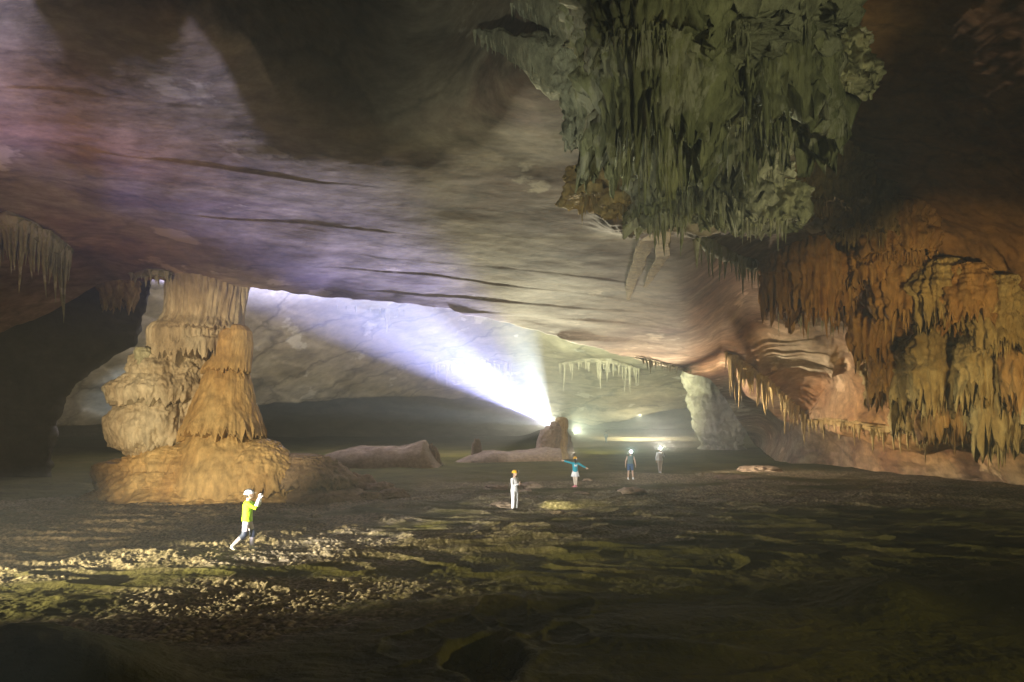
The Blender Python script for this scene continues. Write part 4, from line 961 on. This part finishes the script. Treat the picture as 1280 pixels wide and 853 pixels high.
    def shoes(mat, fat=1.2, high=.0):
        for s, nm in ((1, 'l'), (-1, 'r')):
            V, Fs = [], []
            td = Vector(J.get('toe_' + nm, (1, 0, 0))).normalized(); a = Vector(J['ankle_' + nm])
            upd = Vector(J.get('sole_' + nm, (0, 0, 1)))
            tube(V, Fs, [a - td * .065 + Vector((0, 0, -.045)), a + Vector((0, 0, -.038)), a + td * .09 + Vector((0, 0, -.055)), a + td * .17 + Vector((0, 0, -.062))], [(.035 * fat, .042), (.042 * fat, .052), (.045 * fat, .034), (.034 * fat, .022)], 12)
            tube(V, Fs, [a + Vector((0, 0, .045 + high)), a + Vector((0, 0, -.03))], [.049, .046], 12)
            link('shoe', fused('shoe', V, Fs, .01, 2), mat, t)
    def hair(long=.0):
        V, Fs = [], []
        ball(V, Fs, hp(-.030, 0, .0), .085, .086, .115, 14, 9, rotm)
        if long: tube(V, Fs, [hp(-.07, 0, .0), hp(-.10, 0, -.10), hp(-.11, 0, -.20 - long)], [.07, .075, .03], 12)
        return link('hair', fused('hair', V, Fs), M['hair'], t)
    t_tools = dict(torso=torso_cloth, legs=legs_cloth, helmet=helmet, headlamp=headlamp, lens=lens, shoes=shoes, hair=hair, hp=hp, up=up, J=J, hip=hipc)
    return t, t_tools

STAND = dict(knee_l=(.015, .10, .47), ankle_l=(-.01, .11, .085), knee_r=(.015, -.10, .47), ankle_r=(-.01, -.11, .085),
             elbow_l=(-.02, .235, 1.06), wrist_l=(.06, .25, .82), elbow_r=(-.02, -.235, 1.06), wrist_r=(.06, -.25, .82))

# walker in a bright yellow-green jacket raising a phone
d1 = 18.4
p1 = on_floor(309, d1)
pose = dict(STAND, hip=(.0, 0, .88), lean=.06, nod=-.12,
            knee_l=(.13, .10, .47), ankle_l=(.10, .10, .085), toe_l=(1, 0, 0),
            knee_r=(-.06, -.09, .45), ankle_r=(-.36, -.09, .15), toe_r=(.75, 0, -.55),
            elbow_l=(.27, .20, 1.20), wrist_l=(.33, .10, 1.44), hand_l=(.15, -.15, 1), palm_l=(0, -1, 0),
            elbow_r=(.25, -.20, 1.18), wrist_r=(.33, -.10, 1.43), hand_r=(.15, .12, 1), palm_r=(0, 1, 0), curl=.5)
t, k = make_person('walker in a bright yellow-green jacket and white helmet holding a phone up', p1, R(12), pose)
h = k['helmet'](M['whitehelmet'], True)
k['torso']('jacket', M['hivis'], -.08, .5, 1.0, 1.22)
k['legs']('trousers', M['greytrousers'], 1.0, 1.08)
k['shoes'](M['white'])
for nm in ('l', 'r'):
    V, Fs = [], []; kn = Vector(pose['knee_' + nm]); hp_ = Vector((0, .088 if nm == 'l' else -.088, .84)); an = Vector(pose['ankle_' + nm])
    tube(V, Fs, [lerp(kn, hp_, .28), lerp(kn, hp_, .1), kn, lerp(kn, an, .15), lerp(kn, an, .32)], [.079, .082, .084, .082, .076], 14)
    link('knee_pad', fused('knee_pad', V, Fs), M['knee'], t)
for nm in ('l', 'r'):
    V, Fs = [], []; el, wr = Vector(pose['elbow_' + nm]), Vector(pose['wrist_' + nm])
    tube(V, Fs, [lerp(el, wr, .2), lerp(el, wr, .6), wr], [.058, .052, .044], 12); hand(V, Fs, wr, pose['hand_' + nm], pose['palm_' + nm], .5, 1 if nm == 'l' else -1)
    for i in range(len(V) - 1, -1, -1): pass
    link('glove', fused('glove', V, Fs, .009, 2), M['white'], t)
k['hair']()
V, Fs = [], []
bm = bmesh.new(); bmesh.ops.create_cube(bm, size=1)
bmesh.ops.scale(bm, vec=(.010, .155, .076), verts=bm.verts); bmesh.ops.bevel(bm, geom=bm.edges[:], offset=.004, segments=2, affect='EDGES')
me = bpy.data.meshes.new('phone'); bm.to_mesh(me); bm.free()
o = link('phone', me, M['black']); o.location = p1 + Matrix.Rotation(R(12), 3, 'Z') @ Vector((.375, 0, 1.53)); o.rotation_euler = (0, 0, R(12))
tag(o, 'dark phone held up in the gloved hands of the walker', 'phone')
bm = bmesh.new(); bmesh.ops.create_circle(bm, cap_ends=True, radius=.012, segments=16); r_ = bmesh.ops.extrude_face_region(bm, geom=bm.faces[:])
bmesh.ops.translate(bm, vec=(0, 0, .004), verts=[v for v in r_['geom'] if isinstance(v, bmesh.types.BMVert)])
me = bpy.data.meshes.new('camera_lens'); bm.to_mesh(me); bm.free()
l_ = link('camera_lens', me, M['knee'], o); l_.location = (.005, .055, .020); l_.rotation_euler = (0, R(90), 0)

# woman in white coverall, forearms crossed
d2 = 27.2; p2 = on_floor(643, d2)
pose = dict(STAND, elbow_l=(.06, .235, 1.08), wrist_l=(.24, .05, 1.16), hand_l=(.5, -.5, .55), palm_l=(-1, 0, 0), elbow_r=(.05, -.235, 1.07), wrist_r=(.22, -.02, 1.12), hand_r=(.35, .8, .1), palm_r=(-1, 0, 0),
            ankle_l=(.0, .12, .085), knee_l=(.02, .11, .47), slim=.95)
t, k = make_person('person in white top and trousers with a yellow helmet, hands together at chest', p2, R(-35), pose, 1.66)
k['helmet'](M['yellowhelmet']); k['hair'](.02)
k['torso']('white_top', M['white'], -.12, .5, 1.0, 1.16); k['legs']('trousers', M['white'], 1.0, 1.2); k['shoes'](M['black'])
hl2 = p2 + Matrix.Rotation(R(-35), 3, 'Z') @ (k['headlamp'](None, True) * (1.66 / 1.7))

# woman in teal with arms spread, seen from behind
d3 = 35.6; p3 = on_floor(719, d3)
pose = dict(STAND, elbow_l=(.02, .42, 1.40), wrist_l=(.04, .62, 1.47), hand_l=(0, 1, .25), palm_l=(1, 0, 0), elbow_r=(.02, -.40, 1.18), wrist_r=(.05, -.60, 1.08), hand_r=(0, -1, -.5), palm_r=(1, 0, 0),
            knee_l=(.01, .06, .47), ankle_l=(-.02, .03, .085), knee_r=(.03, -.07, .47), ankle_r=(.02, -.05, .085), toe_l=(.6, .8, 0), toe_r=(.9, -.4, 0), slim=.88, curl=.15)
t, k = make_person('person in teal top and white skirt spreading both arms wide', p3, R(92), pose, 1.64)
k['helmet'](M['yellowhelmet']); k['hair'](.04)
top_o = k['torso']('teal_top', M['teal'], -.08, .5, 1.0, 1.12)
# white print on the back of the top
V, Fs = [], []
for (y0, z0, y1, z1) in ((-.08, .38, -.05, .27), (-.05, .27, -.01, .35), (-.01, .35, .03, .27), (.03, .27, .07, .38), (-.07, .245, .06, .245)):
    tube(V, Fs, [k['up'](z0, -.128, y0), k['up'](z1, -.128, y1)], [(.017, .008), (.017, .008)], 8, (0, 1, 0))
link('white_print', pydata('white_print', V, Fs), M['white'], top_o)
V, Fs = [], []
rings = []
for i, (z, r1, r2) in enumerate(((.06, .15, .11), (-.02, .168, .125), (-.12, .19, .15), (-.22, .215, .175), (-.30, .235, .195), (-.295, .22, .18), (-.12, .17, .13))):
    for j in range(32):
        a = 2 * math.pi * j / 32; f = 1 + (.06 * math.sin(8 * a) if 1 < i < 6 else 0)
        V.append(tuple(k['up'](z, r2 * f * math.cos(a), r1 * f * math.sin(a))))
    if i: Fs += [((i - 1) * 32 + j, (i - 1) * 32 + (j + 1) % 32, i * 32 + (j + 1) % 32, i * 32 + j) for j in range(32)]
link('skirt', pydata('skirt', V, Fs), M['white'], t)
V, Fs = [], []
for nm, s in (('l', 1), ('r', -1)):
    kn, an = Vector(pose['knee_' + nm]), Vector(pose['ankle_' + nm]); hp_ = Vector((0, s * .085, .82))
    tube(V, Fs, [hp_, lerp(hp_, kn, .5), kn, lerp(kn, an, .3), lerp(kn, an, .95)], [.088, .078, .060, .062, .042], 12)
link('leggings', fused('leggings', V, Fs), M['cream'], t)
k['shoes'](M['pink'], 1.3)

# man with dazzling headlamp, vest and blue shorts
d4 = 40.5; p4 = on_floor(788, d4)
pose = dict(STAND, elbow_l=(-.02, .27, 1.08), wrist_l=(.03, .30, .84), elbow_r=(-.02, -.27, 1.08), wrist_r=(.03, -.30, .84), knee_l=(.02, .12, .47), ankle_l=(.0, .16, .085), knee_r=(.02, -.12, .47), ankle_r=(0, -.14, .085))
t, k = make_person('person in dark vest and blue shorts wearing a dazzling headlamp', p4, R(-88), pose, 1.76)
h = k['helmet'](M['whitehelmet']); hl = k['headlamp'](h, True); k['lens'](h)
k['torso']('vest', M['vest'], -.08, .5, 0, 1.12); k['legs']('shorts', M['shorts'], .4, 1.15); k['shoes'](M['white'])
lamp4 = p4 + Matrix.Rotation(R(-88), 3, 'Z') @ (hl * (1.76 / 1.7))

# pale figure behind the brightest headlamp
d5 = 46.0; p5 = on_floor(825, d5)
pose = dict(STAND, lean=-.03, knee_l=(.05, .05, .47), ankle_l=(.02, .03, .085), knee_r=(-.03, -.06, .47), ankle_r=(-.05, -.02, .085), elbow_l=(.08, .24, 1.10), wrist_l=(.20, .12, 1.30), hand_l=(.3, -.3, 1))
t, k = make_person('pale clothed person half lost in the glare of the brightest headlamp', p5, R(-92), pose, 1.78)
h = k['helmet'](M['whitehelmet']); hl = k['headlamp'](h, True); k['lens'](h)
k['torso']('pale_jacket', M['white'], -.08, .5, 1.0, 1.15); k['legs']('trousers', M['cream'], 1.0, 1.05); k['shoes'](M['white'])
lamp5 = p5 + Matrix.Rotation(R(-92), 3, 'Z') @ (hl * (1.78 / 1.7))

# far silhouette before the lit terraces
d6 = 93.0; p6 = on_floor(757.5, d6)
pose = dict(STAND, elbow_l=(-.10, .30, 1.12), wrist_l=(.05, .22, .95), knee_l=(.05, .06, .47), ankle_l=(.03, .05, .085), knee_r=(-.02, -.06, .47), ankle_r=(-.04, -.05, .085))
t, k = make_person('distant dark silhouette of a person against the lit terraces', p6, R(70), pose, 1.72)
k['helmet'](M['dark']); k['torso']('jacket', M['dark'], -.12, .5, 1.0, 1.3); k['legs']('trousers', M['dark'], 1.0, 1.1); k['shoes'](M['dark']); k['hair']()
V, Fs = [], []
tube(V, Fs, [k['up'](.0, -.20), k['up'](.08, -.22), k['up'](.34, -.23), k['up'](.46, -.19)], [(.13, .07), (.17, .11), (.17, .11), (.11, .06)], 14)
o = link('backpack', fused('backpack', V, Fs), M['dark']); o.location = p6; o.rotation_euler = (0, 0, R(70)); tag(o, 'dark backpack on the distant silhouetted person', 'backpack')

# ------------------------------------------------------------------ hand torch behind the stalagmite
torch_pos = at(691, 532.5, 62.5)
V, Fs = [], []
tq = thing('torch', 'powerful torch shining up left behind the broken stalagmite', 'torch', torch_pos)
tdir = Vector((-.80, -.30, .50)).normalized()
tube(V, Fs, [-tdir * .30, -tdir * .10, -tdir * .08, -tdir * .02, Vector((0, 0, 0))], [.022, .022, .035, .045, .045], 16, (0, 0, 1))
link('torch_barrel', pydata('torch_barrel', V, Fs), M['black'], tq)
V, Fs = [], []; tube(V, Fs, [tdir * .001, tdir * .004], [.040, .038], 16, (0, 0, 1)); link('torch_lens', pydata('torch_lens', V, Fs), M['lens'], tq)
# the torch stands clamped on a rough post of rock behind the stalagmite
g = on_floor(691, 62.5)
V, Fs = [], []; tube(V, Fs, [Vector((0, 0, -.2)), Vector((0, 0, torch_pos.z - g.z - .12))], [.05, .03], 10)
o = link('tripod_pole', pydata('tripod_pole', V, Fs), M['black']); o.location = g + tdir * -.2 ; tag(o, 'slim dark pole carrying the torch behind the stalagmite', 'pole')

# ------------------------------------------------------------------ light
def spot(name, loc, target, power, col, size, blend=.5, radius=.05):
    l = bpy.data.lights.new(name, 'SPOT'); l.energy = power; l.color = col; l.spot_size = R(size); l.spot_blend = blend; l.shadow_soft_size = radius
    o = bpy.data.objects.new(name, l); C.objects.link(o); o.location = loc
    o.rotation_euler = (Vector(target) - Vector(loc)).to_track_quat('-Z', 'Y').to_euler(); return o
def point(name, loc, power, col, radius=.05):
    l = bpy.data.lights.new(name, 'POINT'); l.energy = power; l.color = col; l.shadow_soft_size = radius
    o = bpy.data.objects.new(name, l); C.objects.link(o); o.location = loc; return o
tp = torch_pos + tdir * .03
spot('torch_core', tp, at(540, 400, 63), 900000, (.50, .55, 1.0), 46, 1.0)
spot('torch_ray', tp, at(385, 378, 60.5), 3600000, (.50, .50, 1.0), 15, 1.0)
spot('torch_ray', tp, at(480, 378, 62), 2200000, (.60, .64, 1.0), 22, 1.0)
spot('torch_ray', tp, at(630, 380, 64), 800000, (.82, .92, 1.0), 34, 1.0)
spot('torch_ray', tp, at(420, 503, 66), 160000, (.50, .70, 1.0), 12, 1.0)
spot('torch_ceiling', tp, at(390, 290, 25), 400000, (.30, .30, 1.0), 18, 1.0, .55)
spot('torch_flood', tp, tp + Vector((-.70, .40, .42)), 30000, (1.0, .88, .68), 105, .2)
spot('torch_up', tp, at(610, 280, 23), 215000, (1.0, .96, .68), 35, 1.0, .55)
spot('torch_side', at(718, 541, 64), at(800, 455, 88), 75000, (.93, 1.0, .66), 84, .8)
spot('ground_lamp', (-20, 10.5, 1.1), (-8, 16, -1.3), 62000, (1.0, .91, .56), 38, .5)
spot('mud_fill', (13, 4, 1.5), (1, 12.5, -.3), 2600, (1.0, .88, .30), 60, .9)  # added raking fill that brings out the foreground mud relief
spot('helmet_and_fill_light', p3 + Vector((0, .5, 1.75)), at(690, 552, 59), 9000, (1.0, .86, .62), 34, .9)  # fill added ahead of the teal figure to brighten the stalagmite
spot('column_lamp', (-13, -1, 1.6), at(286, 500, 32), 52000, (1.0, .80, .48), 24, .7)
spot('people_fill', (-16, 0, 2.0), at(715, 592, 34), 95000, (1.0, .97, .88), 10.5, .5)  # extra lamp put in to brighten the standing people
spot('left_ceiling_fill', (-17, 9, 2.0), at(60, 190, 21), 2300, (1.0, .60, .36), 66, 1.0)  # added fill for the ceiling left dark by the column's shadow
spot('chandelier_lamp', (5, -2.5, 2.2), at(840, 110, 18), 1900, (.98, 1.0, .58), 38, .9)
spot('chandelier_lamp', (13, 11, .8), at(870, 130, 18), 2800, (1.0, .94, .60), 46, .9)
spot('spur_fill', (-4, 3, .6), at(700, 70, 16), 2600, (.92, 1.0, .80), 34, .9)  # invented lamp out of view, brightens the pale crusted spurs
spot('wall_lamp', (10, 5, .8), at(1115, 420, 32), 14500, (1.0, .76, .32), 33, .9)
spot('headlamp_light', lamp4, lamp4 + Vector((-.178, -1, .10)), 18000, (.74, 1.0, .92), 15, .5)
spot('headlamp_light', lamp5, lamp5 + Vector((-.222, -1, .10)), 30000, (.92, 1.0, .86), 15, .5)
spot('headlamp_beam', lamp5, at(1070, 470, 46), 17000, (1.0, .84, .62), 105, 1.0)
spot('ceiling_fill', lamp5, at(760, 400, 38), 14000, (1.0, .84, .66), 110, 1.0)  # wide fill added toward the ceiling, set at the rear headlamp
spot('helmet_and_fill_light', hl2, at(705, 633, 28.2), 1300, (.95, .92, .45), 46, 1.0)
spot('terrace_lamp', at(800, 518, 104), at(800, 553, 106), 7500, (1.0, .98, .66), 160, .3)
spot('foreground_fill', (3.5, -2.5, 7.0), (1.5, 13, 0), 500, (1.0, .86, .28), 60, .9)  # dim fill added above the camera for the dark foreground floor

w = bpy.data.worlds.new('World'); sc.world = w; w.use_nodes = True
w.node_tree.nodes['Background'].inputs[0].default_value = (.6, .58, .35, 1); w.node_tree.nodes['Background'].inputs[1].default_value = .004

# ------------------------------------------------------------------ haze
bm = bmesh.new(); bmesh.ops.create_cube(bm, size=1); me = bpy.data.meshes.new('haze'); bm.to_mesh(me); bm.free()
m = bpy.data.materials.new('cave_haze'); m.use_nodes = True; N = m.node_tree.nodes; L = m.node_tree.links; N.clear()
out = N.new('ShaderNodeOutputMaterial'); pv = N.new('ShaderNodeVolumePrincipled'); pv.inputs['Color'].default_value = (.9, .92, .95, 1); pv.inputs['Density'].default_value = .0031; pv.inputs['Anisotropy'].default_value = .1
L.new(pv.outputs[0], out.inputs['Volume'])
o = link('haze', me, m); o.scale = (330, 200, 62); o.location = (0, 70, 28); tag(o, 'thin damp haze filling the cave', kind='stuff')

# ------------------------------------------------------------------ camera and render settings
cam = bpy.data.cameras.new('camera'); co = bpy.data.objects.new('camera', cam); C.objects.link(co); sc.camera = co
co.location = EYE; co.rotation_euler = (R(90), 0, 0); cam.sensor_width = 36; cam.lens = 36 * F / 1280; cam.shift_y = (HY - 426.5) / 1280; cam.clip_end = 2000; cam.clip_start = .05
sc.view_settings.view_transform = 'Standard'; sc.view_settings.look = 'None'; sc.view_settings.exposure = 0; sc.view_settings.gamma = 1
cy = sc.cycles
cy.max_bounces = 4; cy.diffuse_bounces = 3; cy.glossy_bounces = 1; cy.volume_bounces = 0; cy.transmission_bounces = 1; cy.transparent_max_bounces = 4
cy.use_denoising = True; cy.denoiser = 'OPENIMAGEDENOISE'; cy.sample_clamp_indirect = 3; cy.caustics_reflective = False; cy.caustics_refractive = False
cy.use_light_tree = True; cy.use_adaptive_sampling = False
